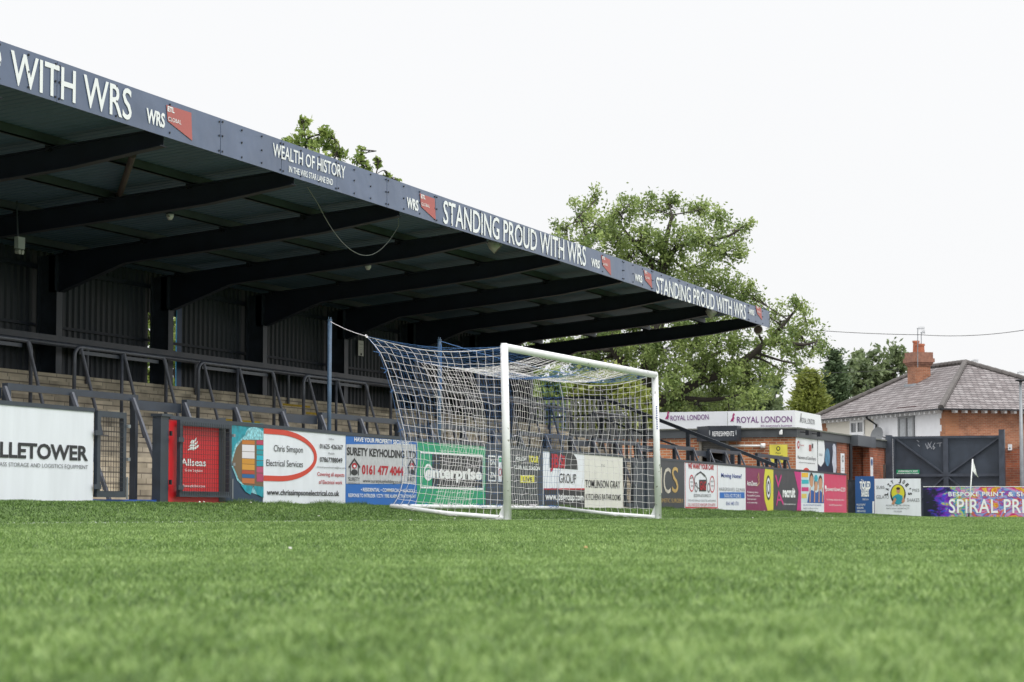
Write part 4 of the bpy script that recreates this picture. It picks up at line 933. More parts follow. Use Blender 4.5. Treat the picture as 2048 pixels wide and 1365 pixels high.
# ================================================================== FRONT RAIL
FYR=4.2; zr=1.69
segs=[(-11.2,-7.6),(-6.3,-3.05),(-1.67,1.55),(2.86,6.04),(7.4,10.6),(11.95,15.15),(16.5,19.7),(21.05,24.25),(25.6,28.6)]
FR=thing('front_rail',(0,FYR,.25),'dark square section crowd rail with sloping braces along the front of the terrace','crowd rail')
for k,(xa,xb) in enumerate(segs):
    mb=MB(); mb.box(xa,xb,FYR-.04,FYR+.04,zr-.085,zr); mb.build('rail_section',M_steel,FR)
    if k: 
        mb=MB(); mb.box(segs[k-1][1],xa,FYR+.045,FYR+.09,zr-.19,zr-.06); mb.build('linking_rail',M_steel,FR)
    for q in (xa+.04,(xa+xb)/2,xb-.04):
        mb=MB(); mb.box(q-.04,q+.04,FYR-.04,FYR+.04,.256,zr-.086); mb.build('rail_post',M_steel,FR)
        mb=MB(); mb.bar((q-.13,FYR-.05,zr-.05),(q-.13,FYR-.62,.256),.055,.04,up=(0,1,0)); mb.build('brace',M_rail,FR)
# end handrails of the terrace (slope down towards the pitch)
ER=thing('end_handrail',(29.75,6,.3),'dark handrail sloping down the open end of the terrace','handrail')
pts=[(29.75,10.3,3.2),(29.75,8.3,3.2),(29.75,3.55,1.36)]
mb=MB(); 
for i in range(2): mb.bar(pts[i],pts[i+1],.07,.09)
mb.build('top_rail',M_steel,ER)
mb=MB()
for i in range(2): mb.bar(Vector(pts[i])-Vector((0,0,.55)),Vector(pts[i+1])-Vector((0,-.0,.45)),.05,.05)
mb.build('mid_rail',M_steel,ER)
for yv in (10.2,8.3,7.1,5.9,4.7):
    zt=float(np.interp(yv,[3.55,8.3,10.3],[1.36,3.2,3.2])); mb=MB(); mb.box(29.7,29.8,yv-.05,yv+.05,tz(yv)-.0,zt-.02); mb.build('rail_post',M_steel,ER)
# second front rail run past the end, down to the corner of the row
FR2=thing('ramp_rail',(31,4.3,.25),'dark square rail with slanted braces past the end of the terrace, above the clinic board','crowd rail')
mb=MB(); mb.bar((29.9,4.1,1.64),(33.2,4.05,1.60),.08,.09); mb.build('rail_section',M_steel,FR2)
for q in (30.1,31.0,32.0,33.0):
    mb=MB(); mb.box(q-.04,q+.04,4.05,4.13,.1,1.57); mb.build('rail_post',M_steel,FR2)
    mb=MB(); mb.bar((q-.1,4.0,1.56),(q-.1,3.55,.25),.055,.04,up=(0,1,0)); mb.build('brace',M_rail,FR2)
# ================================================================== THINGS UNDER THE ROOF
def px_roof(px,py,Y): p=onY(px,py,Y); return p
def lamp(px,py,Y,lab):
    p=px_roof(px,py,Y); top=bt(Y)+.1; T=thing('roof_lamp',p.to_tuple(),lab,'lamp','small bulkhead lamps under the roof')
    mb=MB(); mb.tube([p+Vector((0,0,.04)),p+Vector((0,0,.0)),p+Vector((0,0,-.05))],[.062,.058,.03],12); mb.build('lamp_bowl',M_post,T,True)
    mb=MB(); mb.tube([p+Vector((0,0,.041)),p+Vector((0,0,.07))],[.07,.05],12); mb.tube([p+Vector((0,0,.07)),(p.x,p.y,max(top,p.z+.08))],.012,6); mb.build('lamp_base',M_steel,T)
lamp(340,434,6.6,'small white bulkhead lamp under the roof at the upper left'); lamp(736,535,6.6,'small white bulkhead lamp under the roof above the near net corner')
p=px_roof(38,488,8.0)
T=thing('floodlight',p.to_tuple(),'square pale floodlight with a twin sensor under the far left of the roof','floodlight')
mb=MB(); mb.box(p.x-.10,p.x+.09,p.y-.05,p.y+.02,p.z-.08,p.z+.1); mb.build('lamp_housing',mat('pale_housing',(.35,.40,.38),.5,var=.1),T)
for s_ in (-.05,.04): mb=MB(); mb.tube([(p.x+s_,p.y-.05,p.z-.13),(p.x+s_,p.y+.02,p.z-.12)],.038,8); mb.build('sensor',mat('pale_housing2',(.35,.38,.34),.5,var=.1),T)
mb=MB(); mb.tube([(p.x,p.y+.021,p.z+.05),(p.x,p.y+.05,bt(8)+.1)],.014,6); mb.build('bracket',M_steel,T)
def speaker(px,py,Y,lab,r=.11,dirv=(-.5,-.6,-.5),drop=True):
    p=px_roof(px,py,Y); d=Vector(dirv).normalized(); T=thing('horn_speaker',p.to_tuple(),lab,'loudspeaker','horn loudspeakers behind the fascia')
    mb=MB(); mb.tube([p-d*.16,p-d*.05,p+d*.08],[r*.6,r*.95,r],16); mb.build('speaker_shell',mat('ivory_shell',(.55,.55,.50),.5,var=.1),T,True)
    mb=MB(); mb.tube([p+d*.081,p+d*.085],[r*.85,r*.85],16); mb.build('speaker_grille',mat('rust_grille',(.09,.06,.05),.7,var=.3),T)
    mb=MB(); mb.tube([p-d*.05,p+Vector((0,.0,.2)),(p.x,p.y+.05,bt(Y))],.014,6); mb.build('bracket',M_steel,T)
speaker(990,493,3.85,'pale horn loudspeaker under the fascia near the start of the long slogan',dirv=(.2,-.6,-.6))
speaker(1424,628,3.85,'pale horn loudspeaker under the fascia beneath the far slogan',dirv=(.2,-.6,-.6))
speaker(1517,661,3.7,'rust faced round loudspeaker hanging at the far tip of the fascia',r=.12,dirv=(-.9,-.15,.1))
# loose cable
A=onY(636,408,4.6); B=onY(797,452,4.2); mb=MB(); pts=[]
A0=onY(615,375,3.9)
for k in range(25):
    t=k/24; p=A.lerp(B,t); 
    low=onY(727,512,4.4).z; lin=lerp(A.z,B.z,.56); sag=(lin-low); p.z-= sag*(1-((t-.53)/.53)**2 if t<.53 else 1-((t-.53)/.47)**2); pts.append(p)
mb.tube([A0,A]+pts[1:]+[B+Vector((0,.0,.25))],.0055,5,False); tag(mb.build('cable',mat('grey_cable',(.35,.36,.37),.5,var=0)),'thin pale cable hanging in a loop below the roof edge','cable')
# brown tube brace hanging between beams
A=onY(266,310,4.6); B=onY(232,412,7.2)
mb=MB(); mb.tube([A,B],.05,10); tag(mb.build('brace_tube',mat('rusty_tube',(.075,.055,.055),.6,var=.3),ST),None)
# small white notice on rear wall
pw=YP(10.40); T=None
mb=MB(); a0,z1=pw.ab(717,681); a1,z0=pw.ab(727,713); mb.box(a0,a1,10.40,10.41,z0,z1); nb=tag(mb.build('wall_notice',M_cream),'small white notice on the dark rear wall of the stand','notice')
f=Face(Plane((0,10.40,0),(1,0,0)),nb,.003); f.text('THIS WAY',718.5,690,725.5,3,M_txtk)
for i in range(4): f.text('to the exit only',718.5,696+i*3.4,725.5,1.6,M_txtg)
f.ell(M_txtk,722,709,1.8,2.2,1,'emblem'); f.done()
# floor-standing palisade fence at end of terrace
PF=thing('slatted_fence',(30.6,9,1.0),'pale grey upright slatted fence beyond the end of the terrace','fence')
y_=7.6; mb=MB()
while y_<11.3:
    mb.box(31.0,31.03,y_,y_+.055,1.0,3.25+.05*math.sin(y_*9)); y_+=.13
mb.build('slats',mat('weathered_slat',(.16,.17,.17),.7,var=.3,vs=9),PF)
mb=MB(); mb.box(31.04,31.08,7.5,11.4,1.2,1.26); mb.box(31.04,31.08,7.5,11.4,2.6,2.66); mb.build('fence_rail',mat('weathered_slat',(.16,.17,.17),.7,var=.3,vs=9),PF)
# ================================================================== REFRESHMENT BUILDING
RX,RY=36.4,4.6; RX2=50.0
B=thing('refreshment_kiosk',(RX,RY,0),'low flat roofed brick kiosk with a dark fascia beside the stand','kiosk')
pf=XP(RX); 
yL=onX(1300,860,RX).y; yh0=onX(1398,880,RX).y; yh1=onX(1457,880,RX).y
print('kiosk y',yL,yh0,yh1,'corner z',onX(1590,857,RX).z,onX(1590,875,RX).z,onX(1590,821,RX).z)
zf0,zf1=2.30,2.56; zs1=3.07
def wallbox(mb,x0,x1,y0,y1,z0,z1): mb.box(x0,x1,y0,y1,z0,z1)
zh1=onX(1430,881,RX).z; zh0=1.15
mb=MB(); mb.box(RX,RX+.22,RY,yh1,-.05,zf0); mb.box(RX,RX+.22,yh0,yL+3,-.05,zf0); mb.box(RX,RX+.22,yh1,yh0,-.05,zh0); mb.build('front_wall',M_brick,B)
dx0=onY(1698,900,RY).x; dx1=onY(1739,900,RY).x
mb=MB(); mb.box(RX+.221,dx0,RY,RY+.22,-.05,zf0); mb.box(dx1,RX2-.3,RY,RY+.22,-.05,zf0); mb.build('side_wall',M_brick2,B)
mb=MB(); mb.box(dx0+.2,dx1+.6,RY+1.6,RY+1.8,-.05,zf0); mb.box(dx0-.2,dx0-.01,RY+.23,RY+1.6,-.05,zf0); mb.box(dx1+.05,dx1+.25,RY+.23,RY+1.6,-.05,zf0); mb.build('porch_wall',M_brick2,B)
mb=MB(); mb.box(RX-.06,RX2,RY-.06,yL+3,zf0,zf1-.02); mb.build('fascia_board',mat('fascia_paint',(.06,.068,.075),.5,var=.2),B)
mb=MB(); mb.box(RX-.10,RX2+.02,RY-.10,yL+3,zf1-.02,zf1+.02); mb.build('roof_edge',mat('roof_felt',(.14,.15,.13),.8,var=.3),B)
# hatch: interior, shutter, sign box
mb=MB(); mb.box(RX+1.6,RX+1.7,yh1-.3,yh0+.3,zh0-.5,zf0); mb.box(RX+.22,RX+1.6,yh1-.1,yh1-.05,zh0-.5,zf0); mb.box(RX+.22,RX+1.6,yh0+.05,yh0+.1,zh0-.5,zf0); mb.build('hatch_interior',mat('interior','#3a342c',.8,var=.3),B)
mb=MB(); 
for k in range(6): mb.box(RX+.05,RX+.075,yh1,yh0,zf0-.05-.055*(k+1),zf0-.05-.055*k-.006)
mb.build('roller_shutter',mat('shutter',(.16,.16,.155),.5,metal=.3,var=.15),B)
mb=MB(); mb.box(RX-.02,RX+.1,yh0-.08,yh0,zh0,zf0); mb.box(RX-.02,RX+.1,yh1,yh1+.06,zh0,zf0); mb.box(RX-.12,RX+.2,yh1,yh0,zh0-.05,zh0); mb.build('hatch_frame',mat('hatch_trim',(.30,.28,.24),.6,var=.2),B)
mb=MB(); mb.box(RX+.9,RX+1.2,lerp(yh1,yh0,.35),lerp(yh1,yh0,.75),zh0-.2,zf0-.5); mb.build('fridge',mat('fridge_dark',(.02,.022,.02),.3),B)
s0=onX(1417,870,RX-.55).y; s1=onX(1474,870,RX-.55).y; sz0=onX(1445,882,RX-.55).z; sz1=onX(1445,852,RX-.55).z; yb=onX(1395,870,RX).y
mb=MB(); mb.hexa([(RX-.55,s1,sz0),(RX-.07,s1,sz0),(RX-.07,yb,sz0),(RX-.55,s0,sz0)],[(RX-.55,s1,sz1),(RX-.07,s1,sz1),(RX-.07,yb,sz1),(RX-.55,s0,sz1)]); mb.build('sign_box',M_dark,B)
f=Face(XP(RX-.555),B); f.text('REFRESHMENTS',1425,873,1468,9.5,M_txtw,bold=.012,sp=1.08)
for x_ in (1420,1471.5): f.ell(mat('crest_grey',(.3,.32,.34),.5),x_+(-.6 if x_<1440 else .6),866,1.3,5.5,1,'crest')
f.done()
# roof sign panels
M_sign=mat('sign_white',(.78,.80,.84),.4,var=.03)
sgy1=onX(1590,840,RX-.05).y; sgm=onX(1455,840,RX-.05).y; sgl=onX(1290,830,RX-.05).y
zb_,zt_=zf1+.02,onX(1590,821,RX-.05).z
mb=MB(); mb.box(RX-.05,RX,sgy1,sgm-.012,zb_,zt_); mb.build('roof_sign',M_sign,B)
mb=MB(); mb.hexa([(RX-.05,sgm+.012,zb_),(RX,sgm+.012,zb_),(RX+1.2,sgl,zb_),(RX+1.15,sgl,zb_)],[(RX-.05,sgm+.012,zt_),(RX,sgm+.012,zt_),(RX+1.2,sgl,zt_+.05),(RX+1.15,sgl,zt_+.05)]); mb.build('roof_sign',M_sign,B)
sx1=onY(1645,860,sgy1).x
mb=MB(); mb.hexa([(RX+.001,sgy1-.001,zb_),(sx1,sgy1,zb_),(sx1,sgy1+.05,zb_),(RX+.001,sgy1+.05,zb_)],[(RX+.001,sgy1-.001,zt_),(sx1-.25,sgy1,zt_-.02),(sx1-.25,sgy1+.05,zt_-.02),(RX+.001,sgy1+.05,zt_)]); mb.build('roof_sign',M_sign,B)
f=Face(XP(RX-.055),B)
f.text('ROYAL LONDON',1474,846,1584,12,M_purple,bold=.004); f.text("It's everyone's business",1522,854,1584,4,M_purple,bold=.01)
def bird(f,x,y,s):
    f.poly(mat('bird_pink','#a02a6a',.5),[(x-6*s,y+8*s),(x-1*s,y-1*s),(x-1*s,y-5*s),(x+1*s,y-10*s),(x+3*s,y-9*s),(x+4*s,y-6*s),(x+1.5*s,y-4*s),(x+3*s,y+1*s),(x+1*s,y+6*s),(x+2*s,y+9*s),(x-.5*s,y+7*s)],2,'emblem')
bird(f,1466,836,.95); f.done()
R2=Vector((RX-.05,sgm,0))-Vector((RX+1.15,sgl,0)); f=Face(Plane((RX+1.15,sgl,0),R2),B,.02)
f.text('ROYAL LONDON',1342,842,1418,10,M_purple,bold=.004); bird(f,1336,832,.9); f.done()
f=Face(Plane((RX,sgy1,0),(1,0,0)),B,.004); f.text('ROYAL LONDON',1602,846,1629,11,M_txtg,bold=.0); f.text('business',1615,858,1630,3,M_txtg); f.stroke(M_txtk,[(1602,828),(1601,838),(1600,844)],.06,2,'emblem'); f.done()
# white rail on the wall
p0=onX(1460,892,RX-.06); p1=onX(1525,892,RX-.06); mb=MB(); mb.tube([p0,p1],.028,8); mb.tube([p1+Vector((0,.04,0)),p1-Vector((0,.08,0))],.075,10); tag(mb.build('wall_lamp_arm',M_frame,B,True),None)
# notices
def notice(pl,x0,y0,x1,y1,m,lab,lines=(),mt=None,th=.02,cat='notice'):
    a0,z1=pl.ab(x0,y0); a1,_=pl.ab(x1,y0); _,z0=pl.ab(x0,y1)
    if abs(a1-a0)<.02: a1=a0+.2
    T=thing('wall_notice',pl.P((a0+a1)/2,z0,.005).to_tuple(),lab,cat); mb=MB(); q=lambda a,z,o: pl.P(a,z,o)
    mb.hexa([q(a0,z0,.004),q(a1,z0,.004),q(a1,z0,.004+th),q(a0,z0,.004+th)],[q(a0,z1,.004),q(a1,z1,.004),q(a1,z1,.004+th),q(a0,z1,.004+th)]); mb.build('panel',m,T)
    f=Face(pl,T,.004+th+.003)
    for (s_,xa,yb,xb,cp) in lines: f.text(s_,xa,yb,xb,cp,mt or M_txtk)
    return T,f
T,f=notice(XP(RX),1539.5,890,1575,926,mat('notice_yellow','#d8cf55',.5),'square yellow notice with a round crest on the kiosk brick wall',[('Please',1552,908,1562,3),('respect our',1547.5,912.8,1567,2.8),('neighbours',1547.5,917,1567,2.8),('and leave',1549,921,1566,2.8),('quietly',1551.5,925-.5,1563,2.6)])
f.ell(M_txtk,1557,897.5,4,4.5,1,'crest'); f.ell(M_yellow,1557,897.5,2.4,2.8,2,'crest'); f.done()
SP=YP(RY)
T,f=notice(SP,1591,875,1633,952,M_sign,'white poster board with small logos on the side wall of the kiosk',[('Measurement and Control Experts',1593.5,918,1630,7),('industrial instrumentation',1596,926,1628,2.5)])
f.ell(M_redt,1595,890,2.2,8,1,'emblem'); f.ell(M_sign,1595,890,1.1,4,2,'emblem'); f.text('Emerson',1599,892,1606,3,M_redt); f.quad(M_txtk,1622,888,1624.5,897,1,'emblem'); f.quad(M_salmon,1616,890,1621,903,1,'emblem'); f.ell(mat('poster_red','#c83a30',.5),1611,950,8,14,1,'emblem'); f.done()
T,f=notice(SP,1633.5,877,1671.5,952,mat('poster_navy','#1a2438',.4,var=.5,vs=3),'dark poster with a pale player figure on the side wall of the kiosk')
f.poly(M_sign,[(1634,880),(1646,881),(1648,900),(1646,925),(1640,934),(1634,928)],1,'white_corner'); f.ell(mat('spot_blue','#4a7a9c',.5,var=.4,vs=8),1653,915,5,18,1,'light_spot'); f.text('KONGO',1636,912,1643,5,M_txtg)
f.poly(mat('figure_pale','#b8bccb',.6,var=.25,vs=10),[(1664,905),(1663,893),(1665,888),(1668,889),(1670,896),(1670.5,915),(1671,935),(1669,950),(1665,948),(1664,935),(1662,925)],2,'figure'); f.text('SPONSOR',1637,950,1660,6,M_txtw,bold=.02); f.done()
T,f=notice(SP,1680.5,907,1687.5,950,M_sign,'tall white notice with a grey crest left of the kiosk porch',[('players',1682,938,1686,2),('entrance',1681.5,942,1686.5,2)]); f.ell(M_txtg,1684,918,1.9,7,1,'crest'); f.ell(M_sign,1684,918,1.1,4,2,'crest'); f.done()
T,f=notice(SP,1740,915,1744.5,953,M_sign,'narrow white notice with a blue crest right of the kiosk porch'); f.ell(M_navyb,1742,925,1.6,7,1,'crest'); f.done()
# porch canopy, drainpipes
c0=onY(1697,880,RY-.5).x; c1=onY(1752,880,RY-.5).x
mb=MB(); mb.box(onY(1697,880,RY).x,onY(1752,880,RY-.3).x,RY-.3,RY-.065,2.24,2.58); mb.build('porch_canopy',mat('canopy_paint',(.075,.085,.10),.45,var=.2),B)
mb=MB(); mb.tube([(dx0-.25,RY-.10,0),(dx0-.25,RY-.10,2.3)],.06,8); mb.build('drainpipe',M_bolt,B)
mb=MB(); mb.box(dx0+.7,dx0+.85,RY+.6,RY+.75,0,2.3); mb.build('porch_post',mat('porch_timber',(.28,.22,.18),.7,var=.2),B)
for px_ in (1610,1633):
    p=onY(px_,870,RY-.2); T=thing('wall_floodlight',(p.x,RY-.2,2.45),'small black floodlight on the kiosk fascia, '+('nearer the corner' if px_==1610 else 'above the poster boards'),'floodlight')
    mb=MB(); mb.box(p.x-.12,p.x+.12,RY-.34,RY-.24,2.36,2.50); mb.build('lamp_housing',M_bolt,T); mb=MB(); mb.tube([(p.x,RY-.25,2.44),(p.x,RY-.065,2.46)],.02,6); mb.build('bracket',M_bolt,T)
p=onX(1562,861,RX-.15); T=thing('security_camera',p.to_tuple(),'tiny white security camera on the kiosk fascia above the yellow notice','camera')
mb=MB(); mb.tube([p+Vector((-.02,0,-.12)),p+Vector((-.02,0,-.03))],.05,10); mb.build('camera_dome',M_frame,T); mb=MB(); mb.tube([p+Vector((-.02,0,-.03)),p+Vector((.1,0,.0))],.03,8); mb.build('camera_arm',M_frame,T)
# ================================================================== BIG DOUBLE GATES
GX=49.4
GT=thing('yard_gates',(GX,2.5,0),'tall dark steel double yard gates with cross bracing and chalk scribbles','gate')
def gy(x,y=900): return onX(x,y,GX).y
zt_=onX(1880,873,GX).z; zm=onX(1890,949,GX).z
def gb(nm,x0,x1,ya,yb,m=M_steel,xo=0,th=.1):
    mb=MB(); y0=onX(x1,900,GX).y; y1=onX(x0,900,GX).y; z1=onX(1890,ya,GX).z; z0=onX(1890,yb,GX).z
    mb.box(GX-xo-th,GX-xo,y0,y1,z0,z1); return mb.build(nm,m,GT)
M_gate=mat('gate_paint',(.036,.048,.068),.5,var=.25,vs=3); M_gate2=mat('gate_frame_paint',(.045,.055,.075),.5,var=.3,vs=5)
gb('gate_sheet',1788,1893,874,1045,M_gate,-.05,.02); gb('gate_sheet',1894,1999,874,1045,M_gate,-.05,.02)
gb('gate_post',1774,1786,870,1045,M_gate2,.05,.2); gb('gate_post',2000,2011,861,1045,M_gate2,.05,.2)
gb('middle_stile',1887,1897,873,1045,M_gate2,.02,.06); gb('top_rail',1786,2000,872.5,877,M_gate2,.035,.05); gb('middle_rail',1787,1999,948,953.5,M_gate2,.035,.05); gb('side_stile',1787,1791,877,1045,M_gate2,.03,.05)
def gd(x0,y0,x1,y1,nm='diagonal_brace'):
    a_=onX(x0,y0,GX-.04); b_=onX(x1,y1,GX-.04); mb=MB(); mb.bar(a_,b_,.05,.07,up=(1,0,0)); mb.build(nm,M_gate2,GT)
gd(1791,877,1888,948); gd(1996,877,1897,948); gd(1888,955,1805,1030); gd(1897,955,1985,1030)
f=Face(XP(GX+.02),GT,.01)
f.quad(M_green,1793,940,1839,950.5,0,'exit_sign'); f.text('EMERGENCY EXIT',1797,944.6,1836,3,M_txtw,bold=.03); f.text('PLEASE KEEP CLEAR',1794,949.4,1838,3,M_txtw,bold=.03)
M_chalk=mat('chalk',(.32,.34,.38),.9,var=.4,vs=30)
for q in ([(1834,881),(1838,884)],[(1836,890),(1839,893)],[(1851,888),(1855,898),(1857,886)],[(1856,886),(1861,893),(1856,897)],[(1863,884),(1859,892),(1864,898)],[(1870,886),(1866,893),(1867,899),(1870,896),(1867,893)],[(1874,887),(1884,886)],[(1880,887),(1880,894)]): f.stroke(M_chalk,q,.022,1,'chalk_scribble')
for x_ in (1842,1948): f.quad(M_gate2,x_,878,x_+1,948,0,'seam')
f.done()
# leaning timber + white strip near left post
mb=MB(); p=onX(1770,930,GX-.4); mb.bar((GX-.5,p.y+.1,0),(GX-.45,p.y+.02,1.75),.08,.08); tag(mb.build('timber_post',mat('old_timber',(.10,.085,.075),.8,var=.3)),'weathered timber post just left of the tall yard gates','post')
# brick wall right of the gates
WY0=onX(2011.5,900,GX+.3).y
mb=MB(); ys_=np.linspace(WY0,WY0-32,80); 
for i in range(len(ys_)-1):
    mb.box(GX+.2,GX+.45,ys_[i+1],ys_[i],-.05,2.28+.05*math.sin(i*1.3))
BW=mb.build('brick_wall',M_brick2); tag(BW,'old brick boundary wall to the right of the tall gates','wall')
T,f=notice(XP(GX+.2),2016,889,2024,901,M_sign,'tiny white sign on the brick wall right of the gates') ; f.ell(M_txtk,2020,897,1.4,1.4,1,'emblem'); f.done()
# tufts growing on the wall
def leafcloud(centres,n,size,rng,flat=1.0):
    """quads: returns verts (4n,3) and tone"""
    c=np.asarray(centres); idx=rng.integers(0,len(c),n); P=c[idx,:3]+rng.normal(0,1,(n,3))*c[idx,3:4]*np.array([1,1,flat])*.5
    a=rng.normal(0,1,(n,3)); a/=np.linalg.norm(a,axis=1)[:,None]; b_=rng.normal(0,1,(n,3)); b_-=a*(a*b_).sum(1)[:,None]; b_/=np.linalg.norm(b_,axis=1)[:,None]
    s=size*rng.uniform(.6,1.3,n)[:,None]; a*=s; b_*=s*.55
    V=np.stack([P-a,P+b_*.9-a*.1,P+a,P-b_*.9-a*.1],1)
    return V,idx
def quads_obj(name,V,tone,m,parent=None):
    n=len(V); off=np.array(parent_loc(parent)) if parent else np.zeros(3); me=bpy.data.meshes.new(name); me.vertices.add(4*n); me.vertices.foreach_set('co',(V-off).ravel())
    me.loops.add(4*n); me.loops.foreach_set('vertex_index',np.arange(4*n,dtype=np.int32)); me.polygons.add(n); me.polygons.foreach_set('loop_start',np.arange(0,4*n,4,dtype=np.int32)); me.update(calc_edges=True)
    at=me.attributes.new('tone','FLOAT','POINT'); at.data.foreach_set('value',np.repeat(tone,4).astype(np.float32)); me.materials.append(m)
    o=bpy.data.objects.new(name,me); COL.objects.link(o)
    if parent: o.parent=parent
    return o
# ================================================================== HOUSE
DC=111.0
hc=atd(1893,900,DC); Lend=atd(1645,900,124.5)
eL=(Lend-hc); eL.z=0; LEN=eL.length; eL.normalize(); eR=Vector((-eL.y,eL.x,0)); 
if eR.dot(RGT)<0: eR=-eR
HO=Vector((hc.x,hc.y,0)); zE=atd(1893,819,DC).z; zE2=atd(1645,838,124.5).z; print('house',LEN,zE,zE2)
WID=9.0
def hp(a,b_,z): v=HO+eL*a+eR*b_; return Vector((v.x,v.y,z))     # a along rendered front, b along brick side
H=thing('house',(HO.x,HO.y,0),'pair of semi-detached houses with a hipped slate roof, pale rendered front and brick side','house')
mb=MB()
def hbox(mb,a0,a1,b0,b1,z0,z1): mb.hexa([hp(a0,b0,z0),hp(a1,b0,z0),hp(a1,b1,z0),hp(a0,b1,z0)],[hp(a0,b0,z1),hp(a1,b0,z1),hp(a1,b1,z1),hp(a0,b1,z1)]); return mb
am_=LEN*.46
hbox(MB(),0,LEN,.0,WID,-.1,zE).build('wall',M_housebrick,H)
hpl=Plane(HO,-eL)         # front face plane: R points from the left end towards the corner
def fa(px): 
    a_,z_=hpl.ab(px,860); return -a_
aw=fa(1748)
hbox(MB(),.34,aw-.02,-.03,0,.5,zE-.05).build('render_coat',M_render,H)
hbox(MB(),aw+.0,LEN-.55,-.03,0,.5,zE-.05).build('render_coat',M_creamr,H)
M_quoin=brickmat('quoin_brick','#b07a58','#a06a4a','#987864',.235,.078,.008,var=.12)
mb=MB(); mb2=MB()
for k in range(16):
    z0=zE-.1-(k+1)*.30; L_=.52 if k%2 else .36; hbox(mb,0,L_,-.055,-.001,z0,z0+.3)
    hbox(mb2,LEN-.55-(.15 if k%2 else 0),LEN,-.05,-.001,z0,z0+.3)
hbox(mb,-.03,-.001,-.055,.62,zE-4.9,zE-.1)
mb.build('quoin',M_quoin,H); mb2.build('quoin',M_quoin,H)
# windows on the front
def window(x0,x1,y0,y1,m_fr,curtain,lintel=True,mull=1):
    a1,a0=fa(x0),fa(x1); z1=hpl.ab(x0,y0)[1]; z0=hpl.ab(x0,y1)[1]
    W_=hbox(MB(),a0,a1,-.05,-.032,z0,z1).build('window',M_glass,H)
    mb=MB(); fw=.13; hbox(mb,a0,a1,-.10,-.051,z1-fw,z1); hbox(mb,a0,a1,-.10,-.051,z0,z0+fw); hbox(mb,a0,a0+fw,-.10,-.051,z0+fw,z1-fw); hbox(mb,a1-fw,a1,-.10,-.051,z0+fw,z1-fw); am=(a0+a1)/2; hbox(mb,am-fw*.6,am+fw*.6,-.10,-.051,z0+fw,z1-fw)
    W_.location=(0,0,0); mb.build('frame',m_fr,W_)
    if curtain:
        mb=MB(); pr=[lerp(a0+fw,a1-fw,i/24) for i in range(25)]
        for i in range(24):
            if 10<=i<=12: continue
            o=len(mb.v); ya=-.055+.004*(i%2); yb=-.055+.004*((i+1)%2); mb.v+=[hp(pr[i],ya,z0+fw),hp(pr[i+1],yb,z0+fw),hp(pr[i+1],yb,z1-fw),hp(pr[i],ya,z1-fw)]; mb.f.append((o,o+1,o+2,o+3))
        mb.build('curtain',M_curtain,W_)
    else:
        mb=MB(); hbox(mb,a0-.06,a1+.06,-.16,-.03,z0-.09,z0); mb.build('sill',M_frame,W_)
    if lintel:
        hbox(MB(),a0-.18,a1+.18,-.06,-.031,z1,z1+.42).build('lintel',mat('lintel_brick','#4a2a2c',.8,var=.2),H)
window(1703,1731,842,871,M_frame,False); window(1799,1831,833,885,mat('grey_frame',(.22,.23,.24),.4),True)
mb=MB(); hbox(mb,fa(1732)-.1,fa(1703)+.1,-.05,-.031,zE-2.35,zE-2.0); mb.build('dark_lintel',mat('lintel_brick','#4a2a2c',.8,var=.2),H)
# rafter feet
k=int(LEN/.52)
for i in range(k):
    a_=.25+i*.52; hbox(MB(),a_,a_+.12,-.44,-.06,zE-.17,zE-.0).build('rafter_foot',M_frame,H)
k=int(WID/.5)
for i in range(k):
    b_=.25+i*.5; hbox(MB(),-.44,-.06,b_,b_+.12,zE-.17,zE-.0).build('rafter_foot',M_frame,H)
# roof
ov=.50; pk=atd(1930,727,DC+7); rise=pk.z-zE; zr0=zE+.02
e0=-ov; e1=LEN+ov; f0=-ov; f1=WID+ov; mid=WID/2; hip=mid+1.0
A=hp(e0,f0,zr0);Bq=hp(e1,f0,zr0);Cq=hp(e1,f1,zr0);D=hp(e0,f1,zr0); 
def proj(p):
    v=p-CAM; k=v.dot(FWD); return 1024+F*v.dot(RGT)/k, 682.5-F*v.dot(UP)/k
def solve(fn,target,lo,hi,n=2000):
    return min(((fn(lo+(hi-lo)*i/n)-target)**2,lo+(hi-lo)*i/n) for i in range(n+1))[1]
ra0=solve(lambda a_:proj(hp(a_,mid,8))[0],1930,-2,12); rz=solve(lambda z:proj(hp(ra0,mid,z))[1],727,5,14); rise=rz-zE
print('ridge a',ra0,'z',rz,proj(hp(ra0,mid,rz)))
R0=hp(ra0,mid,rz); ra1=solve(lambda a_:proj(hp(a_,mid,rz))[0],1852,ra0,LEN+1); R1=hp(ra1,mid,rz); print('R1',proj(R1))
mb=MB(); mb.v=[A,Bq,Cq,D,R0,R1]; mb.f=[(0,4,5,1)[::-1],(1,5,2),(2,5,4,3),(3,4,0)]
mb.f=[(0,1,5,4),(1,2,5),(2,3,4,5),(3,0,4),(0,3,2,1)]
mb.build('roof',M_slate,H); print('ridge rise',rise,'hip pts')
mb=MB()
def hipline(p,q,nm):
    n=int((q-p).length/.42)
    for i in range(n):
        s=p.lerp(q,i/n); t=p.lerp(q,(i+1.12)/n) if i<n-1 else q; mb.tube([s+Vector((0,0,.03)),t+Vector((0,0,.07))],[.15,.13],8)
hipline(A,R0,'');hipline(R0,R1,'');hipline(Bq,R1,'');hipline(D,R0,'')
mb.build('ridge_tiles',M_ridge,H)
mb=MB(); hbox(mb,e0-.05,e1,f0-.09,f0,zr0-.07,zr0-.0); hbox(mb,e0-.09,e0,f0-.05,f1,zr0-.07,zr0-.0); mb.build('gutter',M_bolt,H)
